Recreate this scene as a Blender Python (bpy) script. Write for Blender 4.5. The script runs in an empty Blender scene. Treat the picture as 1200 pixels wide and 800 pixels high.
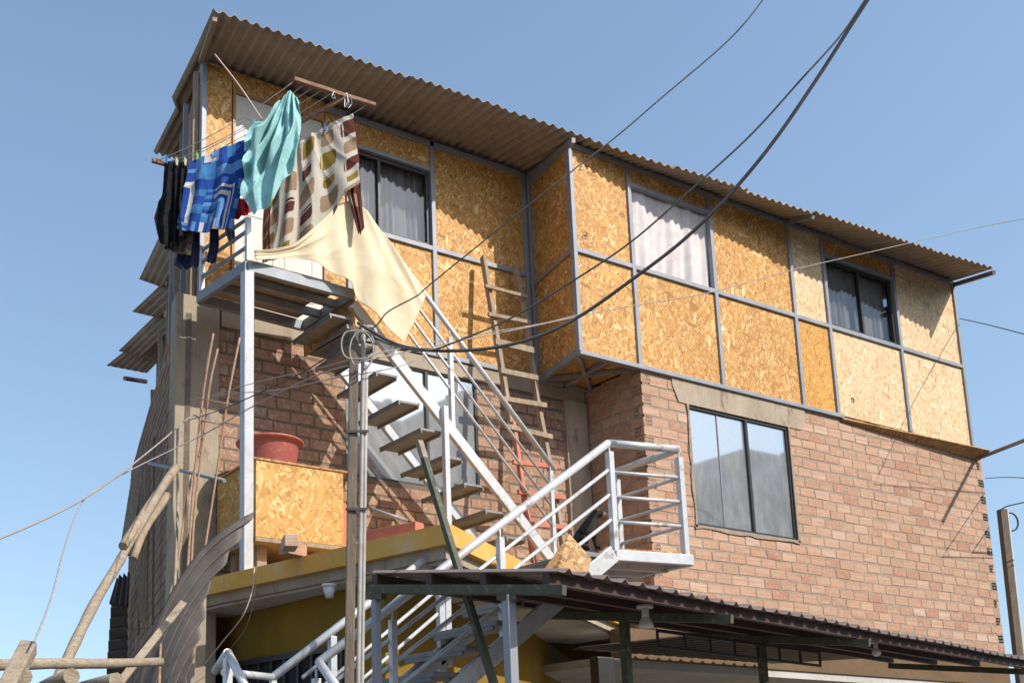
import bpy, math, random
from math import sin, cos, pi, atan2, hypot, radians, sqrt
from mathutils import Vector as V
random.seed(7)
S = bpy.context.scene
COL = S.collection
# ------------------------------------------------------------------ camera
FPX, CX, CY = 1250., 330., 672.
PITCH = atan2(238, 1250); FH = hypot(1250, 238); TH = atan2(2383, FH)
FWH = V((cos(TH), sin(TH), 0)); RT = V((sin(TH), -cos(TH), 0)); UP = V((0, 0, 1))
FW = FWH*cos(PITCH)+UP*sin(PITCH); U2 = -FWH*sin(PITCH)+UP*cos(PITCH)
C0 = V((0, 0, 1.6))
def ray(x, y): return FW+RT*((x-CX)/FPX)+U2*(-(y-CY)/FPX)
def onY(x, y, Y): d = ray(x, y); return C0+d*(Y/d.y)
def onX(x, y, X): d = ray(x, y); return C0+d*(X/d.x)
def onZ(x, y, Z): d = ray(x, y); return C0+d*((Z-1.6)/d.z)
def pz(x, y, Z): d = ray(x, y); return C0+d*(Z/d.dot(FWH))
def onP(x, y, A, n):
    d = ray(x, y); return C0+d*((A-C0).dot(n)/d.dot(n))
cam = bpy.data.cameras.new('camera'); co = bpy.data.objects.new('camera', cam); COL.objects.link(co)
co.location = C0; co.rotation_euler = (pi/2+PITCH, 0, -(pi/2-TH))
cam.sensor_width = 36; cam.lens = 36*FPX/1200; cam.shift_x = 270/1200; cam.shift_y = 272/1200
cam.clip_start = .05; cam.clip_end = 3000
S.camera = co
# ------------------------------------------------------------------ materials
def newmat(name):
    m = bpy.data.materials.new(name); m.use_nodes = True
    nt = m.node_tree; b = nt.nodes['Principled BSDF']
    return m, nt, b
class N:
    def __init__(s, nt): s.nt = nt
    def n(s, t, **k):
        x = s.nt.nodes.new(t)
        for a, b in k.items(): setattr(x, a, b)
        return x
    def l(s, a, b): s.nt.links.new(a, b)
    def val(s, x, v):
        if hasattr(v, 'is_output') or isinstance(v, bpy.types.NodeSocket): s.l(v, x)
        else: x.default_value = v
    def math(s, op, a, b=0., c=None, clamp=False):
        x = s.n('ShaderNodeMath', operation=op, use_clamp=clamp)
        s.val(x.inputs[0], a); s.val(x.inputs[1], b)
        if c is not None: s.val(x.inputs[2], c)
        return x.outputs[0]
    def mix(s, f, a, b, bt='MIX'):
        x = s.n('ShaderNodeMix', data_type='RGBA', blend_type=bt)
        s.val(x.inputs[0], f); s.val(x.inputs[6], a); s.val(x.inputs[7], b)
        return x.outputs[2]
    def ramp(s, f, st):
        x = s.n('ShaderNodeValToRGB'); e = x.color_ramp.elements
        while len(e) < len(st): e.new(.5)
        for i, (p, c) in enumerate(st):
            e[i].position = p; e[i].color = tuple(c)+(1,) if len(c) == 3 else c
        s.l(f, x.inputs[0]); return x.outputs[0]
    def noise(s, vec, sc, det=4, rough=.55, dist=0.):
        x = s.n('ShaderNodeTexNoise'); s.l(vec, x.inputs['Vector'])
        x.inputs['Scale'].default_value = sc; x.inputs['Detail'].default_value = det
        x.inputs['Roughness'].default_value = rough; x.inputs['Distortion'].default_value = dist
        return x.outputs['Fac']
    def map(s, vec, sc=(1, 1, 1), rot=(0, 0, 0), loc=(0, 0, 0)):
        x = s.n('ShaderNodeMapping'); s.l(vec, x.inputs['Vector'])
        x.inputs['Scale'].default_value = sc; x.inputs['Rotation'].default_value = rot; x.inputs['Location'].default_value = loc
        return x.outputs[0]
    def obj(s): return s.n('ShaderNodeNewGeometry').outputs['Position']
    def uv(s): return s.n('ShaderNodeUVMap', uv_map='uv').outputs[0]
    def bump(s, h, b, st=.3, d=.01):
        x = s.n('ShaderNodeBump'); x.inputs['Strength'].default_value = st; x.inputs['Distance'].default_value = d
        s.l(h, x.inputs['Height']); s.l(x.outputs[0], b.inputs['Normal'])
def c4(c): return tuple(c)+(1.,)
def mottled(name, c1, c2, sc=6, rough=.7, metal=0., bump=.15, bsc=60, stretch=(1, 1, 1), c3=None, spec=.5, sc2=25):
    m, nt, b = newmat(name); g = N(nt); v = g.map(g.obj(), stretch)
    f = g.noise(v, sc, 6, .65); col = g.ramp(f, [(.3, c1), (.7, c2)])
    f2 = g.noise(v, sc2, 5, .7)
    if c3: col = g.mix(g.ramp(f2, [(.55, (0, 0, 0)), (.68, (1, 1, 1))]), col, c4(c3))
    else: col = g.mix(.35, col, g.ramp(f2, [(.3, [x*.7 for x in c1]), (.7, [min(1, x*1.12) for x in c2])]))
    g.l(col, b.inputs['Base Color']); b.inputs['Roughness'].default_value = rough; b.inputs['Metallic'].default_value = metal
    b.inputs['Specular IOR Level'].default_value = spec
    if bump: g.bump(g.noise(v, bsc, 6, .7), b, bump, .01)
    return m
def osb_mat(name, dark, mid, light, hi, fine=1., stain=.25):
    m, nt, b = newmat(name); g = N(nt); uv = g.uv()
    dist = g.n('ShaderNodeTexNoise'); g.l(uv, dist.inputs['Vector']); dist.inputs['Scale'].default_value = 14; dist.inputs['Detail'].default_value = 3
    vm = g.n('ShaderNodeVectorMath', operation='MULTIPLY_ADD'); g.l(dist.outputs['Color'], vm.inputs[0]); vm.inputs[1].default_value = (.022/fine,)*3; g.l(uv, vm.inputs[2])
    base = vm.outputs[0]
    cur = None; curw = None
    for i, (ang, sx, sy) in enumerate([(.35, 14, 46), (1.25, 16, 58), (-.55, 15, 50), (2.1, 18, 64), (.9, 26, 84), (.1, 8, 24), (1.75, 9, 28)]):
        mp = g.map(g.map(base, (1, 1, 1), (0, 0, ang), (i*3.7, i*1.3, 0)), (sx*fine, sy*fine, 1))
        vo = g.n('ShaderNodeTexVoronoi', voronoi_dimensions='2D'); g.l(mp, vo.inputs['Vector']); vo.inputs['Scale'].default_value = 1
        sp = g.n('ShaderNodeSeparateColor'); g.l(vo.outputs['Color'], sp.inputs[0])
        if cur is None: cur = sp.outputs[0]
        else:
            w = g.math('GREATER_THAN', sp.outputs[1], [0, .5, .55, .62, .66, .92, .94][i])
            mx = g.n('ShaderNodeMix', data_type='FLOAT'); g.l(w, mx.inputs[0]); g.l(cur, mx.inputs[2]); g.l(sp.outputs[0], mx.inputs[3]); cur = mx.outputs[0]
    fiber = g.noise(g.map(base, (30, 160, 1), (0, 0, .6)), 1, 3, .6)
    v = g.math('ADD', g.math('MULTIPLY', cur, .82), g.math('MULTIPLY', fiber, .2))
    col = g.ramp(v, [(.06, dark), (.33, mid), (.74, light), (.97, hi)])
    st = g.noise(g.map(g.obj(), (1, 1, .55)), 1.6, 5, .6)
    col = g.mix(g.math('MULTIPLY', g.ramp(st, [(.38, (1, 1, 1)), (.62, (0, 0, 0))]), stain), col, c4([x*.55 for x in mid]))
    g.l(col, b.inputs['Base Color']); b.inputs['Roughness'].default_value = .62; b.inputs['Specular IOR Level'].default_value = .35
    g.bump(v, b, .25, .004)
    return m
M = {}
M['osb'] = osb_mat('osb_orange', (.29, .125, .026), (.47, .225, .055), (.60, .325, .092), (.84, .62, .34), 1.05)
M['osb_deep'] = osb_mat('osb_deep_orange', (.28, .105, .012), (.50, .23, .04), (.60, .31, .07), (.70, .45, .16), 1.7, .1)
M['osb_pale'] = osb_mat('osb_pale', (.42, .26, .13), (.58, .40, .21), (.68, .50, .29), (.82, .70, .52), 1., .15)
M['osb_box'] = osb_mat('osb_yellow', (.34, .16, .035), (.47, .25, .065), (.55, .33, .10), (.76, .58, .30), .9, .15)
M['osb_old'] = osb_mat('osb_weathered', (.18, .085, .028), (.36, .18, .06), (.47, .265, .10), (.62, .45, .25), 1., .4)
def brickmat(name, dust=.25, dk=1.):
    m, nt, b = newmat(name); g = N(nt); p = g.obj()
    at = g.n('ShaderNodeAttribute', attribute_name='Col').outputs['Color']
    st = g.noise(g.map(p, (2, 2, 62)), 1, 3, .6)           # extrusion grooves
    spot = g.noise(p, 22, 6, .7)
    col = g.mix(g.ramp(st, [(.38, (.6,)*3), (.58, (0, 0, 0))]), at, c4((.34*dk, .17*dk, .10*dk)))
    col = g.mix(g.ramp(spot, [(.50, (0, 0, 0)), (.62, (min(1, dust*3),)*3)]), col, c4((.44*dk, .34*dk, .26*dk)))
    big = g.noise(p, 1.1, 5, .6)
    col = g.mix(g.ramp(big, [(.45, (0, 0, 0)), (.75, (dust,)*3)]), col, c4((.50*dk, .38*dk, .28*dk)))
    g.l(col, b.inputs['Base Color']); b.inputs['Roughness'].default_value = .9; b.inputs['Specular IOR Level'].default_value = .2
    h = g.math('ADD', g.math('MULTIPLY', st, .6), g.noise(p, 90, 4, .7)); g.bump(h, b, .6, .006)
    return m
M['brick'] = brickmat('clay_brick'); M['brick_dusty_shaded'] = brickmat('dusty_shaded_brick', .4, .6)  # dusty copy is also darkened to deepen the side wall's shade
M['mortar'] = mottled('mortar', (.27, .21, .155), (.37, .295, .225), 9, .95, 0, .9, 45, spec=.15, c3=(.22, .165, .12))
M['mortar_dark'] = mottled('mortar_dusty_shaded', (.135, .105, .08), (.215, .17, .13), 9, .95, 0, .9, 45, spec=.15)  # dusty mortar, colour darkened further for the shaded back and side walls
M['concrete'] = mottled('concrete', (.29, .23, .165), (.43, .355, .265), 3, .92, 0, .8, 40, (1, 1, .35), (.19, .15, .115), .2, 7)
M['hole'] = mottled('brick_core', (.035, .02, .015), (.06, .035, .025), 30, .95, 0, 0)
M['galv'] = mottled('galvanised_steel', (.20, .215, .24), (.29, .305, .335), 5, .55, .2, .05, 80, (1, 1, .4), (.30, .24, .19))
M['galv_red'] = mottled('primer_steel', (.16, .115, .10), (.26, .21, .19), 6, .55, .3, .05, 80)
M['silver'] = mottled('silver_paint', (.48, .485, .49), (.60, .605, .61), 5, .42, .25, .04, 90, (1, 1, 1), (.30, .24, .19), .5, 9)
M['silver_lt'] = mottled('white_silver_paint', (.44, .45, .46), (.56, .57, .59), 5, .45, .1, .04, 90)
M['tread'] = mottled('dusty_grey_steel', (.165, .17, .175), (.245, .25, .25), 8, .6, .2, .06, 70, (1, 1, 1), (.24, .20, .16))
M['rust'] = mottled('rusty_iron', (.17, .095, .06), (.29, .17, .115), 25, .85, .2, .4, 120)
M['rebar'] = mottled('rusty_rebar', (.27, .155, .095), (.40, .25, .165), 25, .85, .1, .5, 180)
M['wood_old'] = mottled('weathered_wood', (.24, .175, .12), (.40, .31, .22), 5, .85, 0, .5, 30, (6, 6, .6), (.18, .13, .09), .2)
M['wood_pale'] = mottled('pale_pole_wood', (.25, .195, .14), (.40, .325, .24), 7, .85, 0, .8, 22, (2, 5, 5), (.14, .10, .07), .2)
M['wood_dark'] = mottled('dark_weathered_timber', (.12, .092, .068), (.21, .165, .125), 7, .85, 0, .5, 40, (6, 6, .6), (.27, .22, .17), .2)
M['wood_red'] = mottled('red_painted_wood', (.42, .115, .07), (.55, .17, .105), 8, .7, 0, .2, 50)
M['wood_green'] = mottled('green_painted_wood', (.055, .058, .034), (.09, .092, .056), 12, .75, 0, .3, 60, c3=(.17, .16, .11))
M['wood_maroon'] = mottled('maroon_painted_steel', (.045, .022, .016), (.075, .036, .026), 8, .6, 0, .1, 60)
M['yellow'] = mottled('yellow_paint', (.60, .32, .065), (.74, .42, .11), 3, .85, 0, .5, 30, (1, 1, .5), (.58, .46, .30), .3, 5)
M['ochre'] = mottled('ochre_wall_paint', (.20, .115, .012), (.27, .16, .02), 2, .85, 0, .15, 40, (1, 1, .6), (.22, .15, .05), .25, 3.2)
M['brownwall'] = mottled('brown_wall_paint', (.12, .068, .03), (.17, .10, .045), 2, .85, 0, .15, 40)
M['soffit'] = mottled('whitewashed_soffit', (.42, .395, .35), (.54, .51, .46), 2, .9, 0, .2, 30, (1, 1, 1), (.42, .36, .29), .2, 5)
M['roof'] = mottled('fibre_cement', (.26, .205, .155), (.36, .29, .225), 4, .85, 0, .15, 60, (1, 1, 1), (.22, .165, .12), .25, 14)
M['sheet_brown'] = mottled('brown_corrugated', (.085, .069, .058), (.135, .112, .097), 5, .7, 0, .12, 60, (1, 1, 1), (.15, .115, .095), .4, 9)
M['canopy'] = mottled('canopy_metal', (.20, .145, .125), (.29, .22, .19), 3, .5, .1, .05, 60)
M['black'] = mottled('black_frame', (.022, .021, .021), (.04, .038, .036), 10, .45, 0, 0)
M['void'] = mottled('dark_interior', (.012, .011, .010), (.02, .018, .016), 4, .9, 0, 0)
M['cable'] = mottled('cable_rubber', (.045, .04, .037), (.08, .072, .065), 20, .55, 0, 0)
M['cable_lt'] = mottled('faded_cable', (.24, .21, .18), (.36, .33, .29), 20, .6, 0, 0)
M['rope'] = mottled('rope', (.42, .30, .22), (.55, .42, .33), 40, .9, 0, .3, 200)
M['conduit'] = mottled('dusty_conduit', (.30, .27, .235), (.42, .385, .34), 12, .6, 0, .1, 60)
M['wire'] = mottled('clothes_wire', (.32, .32, .33), (.5, .5, .52), 40, .4, .6, 0)
M['tub'] = mottled('red_brown_plastic', (.30, .075, .06), (.38, .10, .08), 5, .5, 0, .05, 50, c3=(.42, .17, .14))
M['redstuff'] = mottled('red_paint', (.42, .03, .028), (.52, .05, .04), 10, .6, 0, .1, 50)
M['door'] = mottled('white_door_paint', (.48, .45, .39), (.56, .53, .47), 3, .5, 0, .03, 50)
M['jamb'] = mottled('varnished_wood', (.28, .12, .035), (.40, .19, .06), 6, .5, 0, .1, 40, (1, 1, .3))
M['lampwhite'] = mottled('white_plastic', (.62, .60, .55), (.70, .68, .64), 5, .35, 0, 0)
M['asphalt'] = mottled('asphalt', (.04, .038, .036), (.065, .062, .058), 2, .9, 0, .5, 90)
M['dirt'] = mottled('dusty_ground', (.12, .10, .08), (.18, .15, .12), .7, .95, 0, .5, 20)
M['pavement'] = mottled('pavement_concrete', (.15, .14, .125), (.21, .20, .18), 1.5, .9, 0, .4, 60)
M['hill'] = mottled('dusty_house_render', (.22, .19, .17), (.38, .34, .30), .25, .95, 0, 0, c3=(.10, .07, .055), sc2=1.1)
M['fur_black'] = mottled('black_fur', (.012, .010, .009), (.035, .028, .022), 60, .85, 0, .8, 160)
M['fur_tan'] = mottled('tan_fur', (.30, .19, .10), (.42, .28, .16), 50, .85, 0, .8, 160)
def clothmat(name, c1, c2, sc=14, bump=.3, bs=250, attr=False, trans=.0, rough=.9):
    m, nt, b = newmat(name); g = N(nt); p = g.obj()
    if attr: col = g.mix(g.math('MULTIPLY', g.noise(p, 60, 5, .7), .35), g.n('ShaderNodeAttribute', attribute_name='Col').outputs['Color'], c4((.25, .22, .2)), 'MULTIPLY')
    else: col = g.ramp(g.noise(p, sc, 6, .65), [(.35, c1), (.65, c2)])
    g.l(col, b.inputs['Base Color']); b.inputs['Roughness'].default_value = rough; b.inputs['Specular IOR Level'].default_value = .1
    b.inputs['Sheen Weight'].default_value = .2
    g.bump(g.math('ADD', g.noise(p, bs, 3, .7), g.math('MULTIPLY', g.noise(p, 9, 5, .6), 2.)), b, bump, .012)
    if trans:
        t = g.n('ShaderNodeBsdfTranslucent'); g.l(col, t.inputs[0]); mx = g.n('ShaderNodeMixShader'); mx.inputs[0].default_value = trans
        o = nt.nodes['Material Output']; g.l(b.outputs[0], mx.inputs[1]); g.l(t.outputs[0], mx.inputs[2]); g.l(mx.outputs[0], o.inputs[0])
    return m
M['cream'] = clothmat('cream_cotton', (.76, .65, .44), (.84, .74, .54), 4, .3, trans=.25)
M['turq'] = clothmat('turquoise_cotton', (.30, .62, .62), (.46, .74, .73), 40, .35, trans=.25)
M['pattern'] = clothmat('printed_fleece', None, None, attr=True, trans=.12)
M['blackcloth'] = clothmat('black_cotton', (.008, .008, .010), (.018, .018, .02))
M['blackcloth'].node_tree.nodes['Principled BSDF'].inputs['Sheen Weight'].default_value = 0
M['browncloth'] = clothmat('camouflage_cotton', (.045, .035, .028), (.12, .095, .07), 25)
M['navycloth'] = clothmat('navy_cotton', (.012, .016, .05), (.025, .032, .09), 25)
M['redcloth'] = clothmat('red_cotton', (.45, .012, .02), (.58, .02, .03))
M['lilac'] = clothmat('grey_lilac_cotton', (.13, .13, .17), (.2, .2, .26))
M['curtain'] = clothmat('white_curtain', (.60, .54, .52), (.74, .68, .66), 5, .35, trans=.1)
M['curtain_grey'] = clothmat('grey_net_curtain', (.50, .46, .42), (.60, .56, .52), 5, .3)
def glassmat(name, c, dirt, rough=.03, cover=.45, refl=.5):
    m, nt, b = newmat(name); g = N(nt); p = g.obj()
    sm = g.noise(g.map(p, (3, 3, 1.2)), 2.5, 7, .7)
    spots = g.noise(p, 14, 6, .75)
    col = g.mix(g.ramp(sm, [(.3, (0, 0, 0)), (.75, (1, 1, 1))]), c4(c), c4(dirt))
    col = g.mix(g.ramp(spots, [(.55, (0, 0, 0)), (.72, (.6,)*3)]), col, c4([x*.75 for x in dirt]))
    g.l(col, b.inputs['Base Color']); b.inputs['Roughness'].default_value = .5
    gl = g.n('ShaderNodeBsdfGlossy'); gl.inputs['Roughness'].default_value = rough; gl.inputs[0].default_value = (.78, .86, .92, 1)
    f = g.math('MULTIPLY_ADD', sm, -.35, refl+.17, clamp=True)
    mx = g.n('ShaderNodeMixShader'); g.l(f, mx.inputs[0]); g.l(b.outputs[0], mx.inputs[1]); g.l(gl.outputs[0], mx.inputs[2])
    g.l(mx.outputs[0], nt.nodes['Material Output'].inputs[0])
    return m
M['filmglass'] = glassmat('dusty_mirrored_glass', (.22, .235, .245), (.36, .365, .365), .03, refl=.42)
def clearglass(name, fac=.75, rough=.02):
    m, nt, b = newmat(name); g = N(nt)
    tr = g.n('ShaderNodeBsdfTransparent'); tr.inputs[0].default_value = (.72, .74, .76, 1)
    gl = g.n('ShaderNodeBsdfGlossy'); gl.inputs['Roughness'].default_value = rough; gl.inputs[0].default_value = (.8, .85, .9, 1)
    mx = g.n('ShaderNodeMixShader'); mx.inputs[0].default_value = 1-fac; g.l(tr.outputs[0], mx.inputs[1]); g.l(gl.outputs[0], mx.inputs[2])
    g.l(mx.outputs[0], nt.nodes['Material Output'].inputs[0]); return m
M['clear'] = clearglass('tinted_clear_glass', .93)
# ------------------------------------------------------------------ mesh builder
class MB:
    def __init__(s): s.v = []; s.f = []; s.c = []; s.m = []; s.s = []; s.uvs = {}
    def poly(s, pts, col=(1, 1, 1), mi=0, smooth=False):
        b = len(s.v); s.v += [tuple(p) for p in pts]; s.f.append(tuple(range(b, b+len(pts)))); s.c.append(col); s.m.append(mi); s.s.append(smooth)
    def hexa(s, p, col=(1, 1, 1), mi=0):     # p: 4 bottom ccw, 4 top
        b = len(s.v); s.v += [tuple(q) for q in p]
        for f in ((3, 2, 1, 0), (4, 5, 6, 7), (0, 1, 5, 4), (1, 2, 6, 5), (2, 3, 7, 6), (3, 0, 4, 7)):
            s.f.append(tuple(b+i for i in f)); s.c.append(col); s.m.append(mi); s.s.append(False)
        return s
    def box(s, a, b, col=(1, 1, 1), mi=0):
        x0, y0, z0 = [min(a[i], b[i]) for i in range(3)]; x1, y1, z1 = [max(a[i], b[i]) for i in range(3)]
        return s.hexa([(x0, y0, z0), (x1, y0, z0), (x1, y1, z0), (x0, y1, z0), (x0, y0, z1), (x1, y0, z1), (x1, y1, z1), (x0, y1, z1)], col, mi)
    def obox(s, o, ex, ey, ez, col=(1, 1, 1), mi=0):   # origin + three edge vectors
        o, ex, ey, ez = V(o), V(ex), V(ey), V(ez)
        p = [o, o+ex, o+ex+ey, o+ey]
        if ex.cross(ey).dot(ez) < 0: p = [o, o+ey, o+ex+ey, o+ex]
        return s.hexa(p+[q+ez for q in p], col, mi)
    def beam(s, p, q, w, h, up=(0, 0, 1), col=(1, 1, 1), mi=0, off=(0, 0)):
        p, q = V(p), V(q); d = (q-p).normalized(); u = V(up); sd = d.cross(u)
        if sd.length < 1e-4: sd = d.cross(V((0, 1, 0)))
        sd.normalize(); u = sd.cross(d).normalized()
        o = p-sd*w/2-u*h/2+sd*off[0]+u*off[1]
        return s.obox(o, sd*w, u*h, q-p, col, mi)
    def tube(s, pts, r, n=8, cap=True, mi=0, col=(1, 1, 1)):
        pts = [V(p) for p in pts]; rs = r if isinstance(r, (list, tuple)) else [r]*len(pts)
        b = len(s.v); prev = None
        for i, p in enumerate(pts):
            d = (pts[min(i+1, len(pts)-1)]-pts[max(i-1, 0)]).normalized()
            if prev is None: a = d.cross(UP) if abs(d.z) < .95 else d.cross(V((1, 0, 0)))
            else: a = prev-d*prev.dot(d)
            a.normalize(); prev = a; c = d.cross(a)
            for k in range(n):
                t = 2*pi*k/n; s.v.append(tuple(p+(a*cos(t)+c*sin(t))*rs[i]))
        for i in range(len(pts)-1):
            for k in range(n):
                k2 = (k+1) % n; s.f.append((b+i*n+k, b+i*n+k2, b+(i+1)*n+k2, b+(i+1)*n+k)); s.c.append(col); s.m.append(mi); s.s.append(True)
        if cap:
            s.f.append(tuple(b+k for k in reversed(range(n)))); s.c.append(col); s.m.append(mi); s.s.append(False)
            e = b+(len(pts)-1)*n; s.f.append(tuple(e+k for k in range(n))); s.c.append(col); s.m.append(mi); s.s.append(False)
        return s
    def grid(s, nu, nv, fn, colfn=None, smooth=True, uv=True, mi=0):
        b = len(s.v)
        for i in range(nu+1):
            for j in range(nv+1): s.v.append(tuple(fn(i/nu, j/nv)))
        for i in range(nu):
            for j in range(nv):
                k = b+i*(nv+1)+j; s.f.append((k, k+1, k+nv+2, k+nv+1))
                s.c.append(colfn((i+.5)/nu, (j+.5)/nv) if colfn else (1, 1, 1)); s.m.append(mi); s.s.append(smooth)
        return s
    def build(s, name, mat, parent=None, loc=None, solid=0, bevel=0, uvoff=(0, 0)):
        mats = mat if isinstance(mat, (list, tuple)) else [mat]
        pw = V((0, 0, 0)); q = parent
        while q is not None: pw += V(q.location); q = q.parent
        if parent is None:
            if loc is None:
                xs = [v[0] for v in s.v]; ys = [v[1] for v in s.v]; zs = [v[2] for v in s.v]
                loc = ((min(xs)+max(xs))/2, (min(ys)+max(ys))/2, min(zs))
            base = V(loc)
        else: base = pw
        me = bpy.data.meshes.new(name); me.from_pydata([(v[0]-base.x, v[1]-base.y, v[2]-base.z) for v in s.v], [], s.f)
        for m_ in mats: me.materials.append(m_)
        me.polygons.foreach_set('material_index', s.m); me.polygons.foreach_set('use_smooth', s.s)
        at = me.color_attributes.new('Col', 'FLOAT_COLOR', 'CORNER'); uvl = me.uv_layers.new(name='uv')
        cols = []; uvs = []
        for p, c in zip(me.polygons, s.c):
            n = p.normal
            for li in p.vertices:
                v = s.v[li]; cols += [c[0], c[1], c[2], 1.]
                if abs(n.z) > .8: uvs += [v[0]+uvoff[0], v[1]+uvoff[1]]
                elif abs(n.y) > abs(n.x): uvs += [v[0]+uvoff[0], v[2]+uvoff[1]]
                else: uvs += [v[1]+uvoff[0], v[2]+uvoff[1]]
        at.data.foreach_set('color', cols); uvl.data.foreach_set('uv', uvs)
        me.update()
        o = bpy.data.objects.new(name, me); COL.objects.link(o)
        if parent is None: o.location = base
        else: o.parent = parent
        if solid: md = o.modifiers.new('thickness', 'SOLIDIFY'); md.thickness = solid; md.offset = 0
        if bevel: md = o.modifiers.new('bevel', 'BEVEL'); md.width = bevel; md.segments = 2; md.limit_method = 'ANGLE'
        return o
def tag(o, label, cat, group=None, kind=None):
    if label: o['label'] = label
    if cat: o['category'] = cat
    if group: o['group'] = group
    if kind: o['kind'] = kind
    return o
def thing(name, loc, label, cat, group=None):
    o = bpy.data.objects.new(name, None); COL.objects.link(o); o.location = loc; o.empty_display_size = .1
    return tag(o, label, cat, group)
def structure(o): o['kind'] = 'structure'; return o
def lerp(a, b, t): return a+(b-a)*t
def smooth(pts, n=8):
    pts = [V(p) for p in pts]; out = []
    P = [pts[0]*2-pts[1]]+pts+[pts[-1]*2-pts[-2]]
    for i in range(1, len(P)-2):
        for k in range(n):
            t = k/n; a, b, c, d = P[i-1], P[i], P[i+1], P[i+2]
            out.append(.5*((2*b)+(c-a)*t+(2*a-5*b+4*c-d)*t*t+(3*b-a-3*c+d)*t**3))
    return out+[pts[-1]]
def jit(a=.01): return V((random.uniform(-a, a), random.uniform(-a, a), random.uniform(-a, a)))
# ------------------------------------------------------------------ world and light
w = bpy.data.worlds.new('World'); S.world = w; w.use_nodes = True
nt = w.node_tree; sky = nt.nodes.new('ShaderNodeTexSky'); sky.sky_type = 'NISHITA'; sky.sun_disc = False
sd = V((.42, -1, .92)).normalized(); el = math.asin(sd.z)
sky.sun_elevation = el; sky.sun_rotation = atan2(sd.x, sd.y)
sky.air_density = 1.5; sky.dust_density = 1.3; sky.ozone_density = 1.6; sky.altitude = 200
tcn = nt.nodes.new('ShaderNodeTexCoord'); sv = nt.nodes.new('ShaderNodeSeparateXYZ'); cv = nt.nodes.new('ShaderNodeCombineXYZ'); mz = nt.nodes.new('ShaderNodeMath'); mz.operation = 'MULTIPLY_ADD'; mz.inputs[1].default_value = .80; mz.inputs[2].default_value = .17
nt.links.new(tcn.outputs['Generated'], sv.inputs[0]); nt.links.new(sv.outputs[0], cv.inputs[0]); nt.links.new(sv.outputs[1], cv.inputs[1]); nt.links.new(sv.outputs[2], mz.inputs[0]); nt.links.new(mz.outputs[0], cv.inputs[2]); nt.links.new(cv.outputs[0], sky.inputs['Vector'])
nt.links.new(sky.outputs[0], nt.nodes['Background'].inputs[0]); nt.nodes['Background'].inputs[1].default_value = .125
L = bpy.data.lights.new('sun', 'SUN'); L.energy = 3.35; L.angle = radians(.55); L.color = (1, .95, .87)
lo = bpy.data.objects.new('sun', L); COL.objects.link(lo); lo.rotation_euler = sd.to_track_quat('Z', 'Y').to_euler(); lo.location = (0, -5, 12)
S.view_settings.view_transform = 'Standard'; S.view_settings.look = 'None'; S.view_settings.exposure = .72; S.view_settings.gamma = 1
# ------------------------------------------------------------------ setting
Y1, Y2 = 7.364, 8.153
ZB, ZM = 5.72, 6.80
D3 = V((.2704, .9627, 0)); N3 = V((-.9627, .2704, 0))     # left wall direction and outward normal
WL = V((3.32, Y2, 0))
g_ = MB(); g_.poly([(-600, -600, -.13), (600, -600, -.13), (600, 600, -.13), (-600, 600, -.13)]); structure(g_.build('ground', M['dirt'], loc=(0, 0, -.13)))
g_ = MB(); g_.poly([(-80, -4.5, -.122), (120, -4.5, -.122), (120, 2.6, -.122), (-80, 2.6, -.122)]); structure(g_.build('road', M['asphalt']))
g_ = MB(); g_.box((-80, 2.6, -.125), (120, Y1+1.2, 0)); structure(g_.build('pavement', M['pavement']))
# hillside of houses on the far side of the street (seen mirrored in the window glass)
g_ = MB(); random.seed(3); x = -70
g_.hexa([(-90, -75, -.12), (190, -75, -.12), (190, -58, -.12), (-90, -58, -.12), (-90, -75, 15), (190, -75, 15), (190, -66, 15), (-90, -66, 15)])
structure(g_.build('hillside', M['hill']))
for (x, wd, h, st) in [(15, 4.4, 11.7, 0), (19.4, 5.2, 12.9, .6), (24.6, 5.0, 11.0, .2), (29.6, 6.5, 11.9, 0), (36.1, 6, 12.2, .5), (42.1, 8, 15.5, 0), (50.1, 9, 17, .4), (59.1, 12, 18.5, 0)]:
    g_ = MB(); g_.box((x, -15-st, -.12), (x+wd, -8-st, h)); g_.box((x+wd*.2, -14-st, h), (x+wd*.55, -9-st, h+.9))
    for q in range(4): g_.box((x+.3+q*(wd-.8)/3, -8.3-st, h), (x+.5+q*(wd-.8)/3, -8.1-st, h+.35+.3*(q % 2)))
    r_ = tag(g_.build('neighbour_house', M['hill']), 'unfinished house across the street, seen only mirrored in the window glass', 'house', 'houses across the street')
    for q in range(2):
        for zz in (1.8, 4.6, 7.4, 10.2): g_ = MB(); g_.box((x+wd*(.15+.45*q), -8.02-st, zz-.6), (x+wd*(.38+.45*q), -7.95-st, zz+.6)); g_.build('window', M['void'], r_)
# ------------------------------------------------------------------ brick laying
random.seed(11)
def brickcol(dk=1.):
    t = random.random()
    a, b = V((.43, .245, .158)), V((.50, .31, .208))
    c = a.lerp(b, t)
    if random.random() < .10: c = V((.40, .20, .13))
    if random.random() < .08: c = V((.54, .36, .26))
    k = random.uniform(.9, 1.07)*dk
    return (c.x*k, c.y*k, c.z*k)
CH, BL = .1105, .248
def header(mb, o, ex, n, w, h, dk=1.):
    """hollow brick end showing six holes; o lower corner on face, ex unit along, n outward"""
    col = brickcol(dk); d = .05; e = ex*w; t = .0145; back = -n*d
    mb.obox(o+back+ex*.006+UP*.006, e-ex*.012, -n*.006, UP*(h-.012), (.03, .018, .012)); mb.obox(o+back*1.13, e, -n*.05, UP*h, col)
    for i in range(3): mb.obox(o+UP*(h-t)*i/2, e, back, UP*t, col)
    for i in range(4): mb.obox(o+ex*(w-t)*i/3, ex*t, back, UP*h, col)
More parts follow.
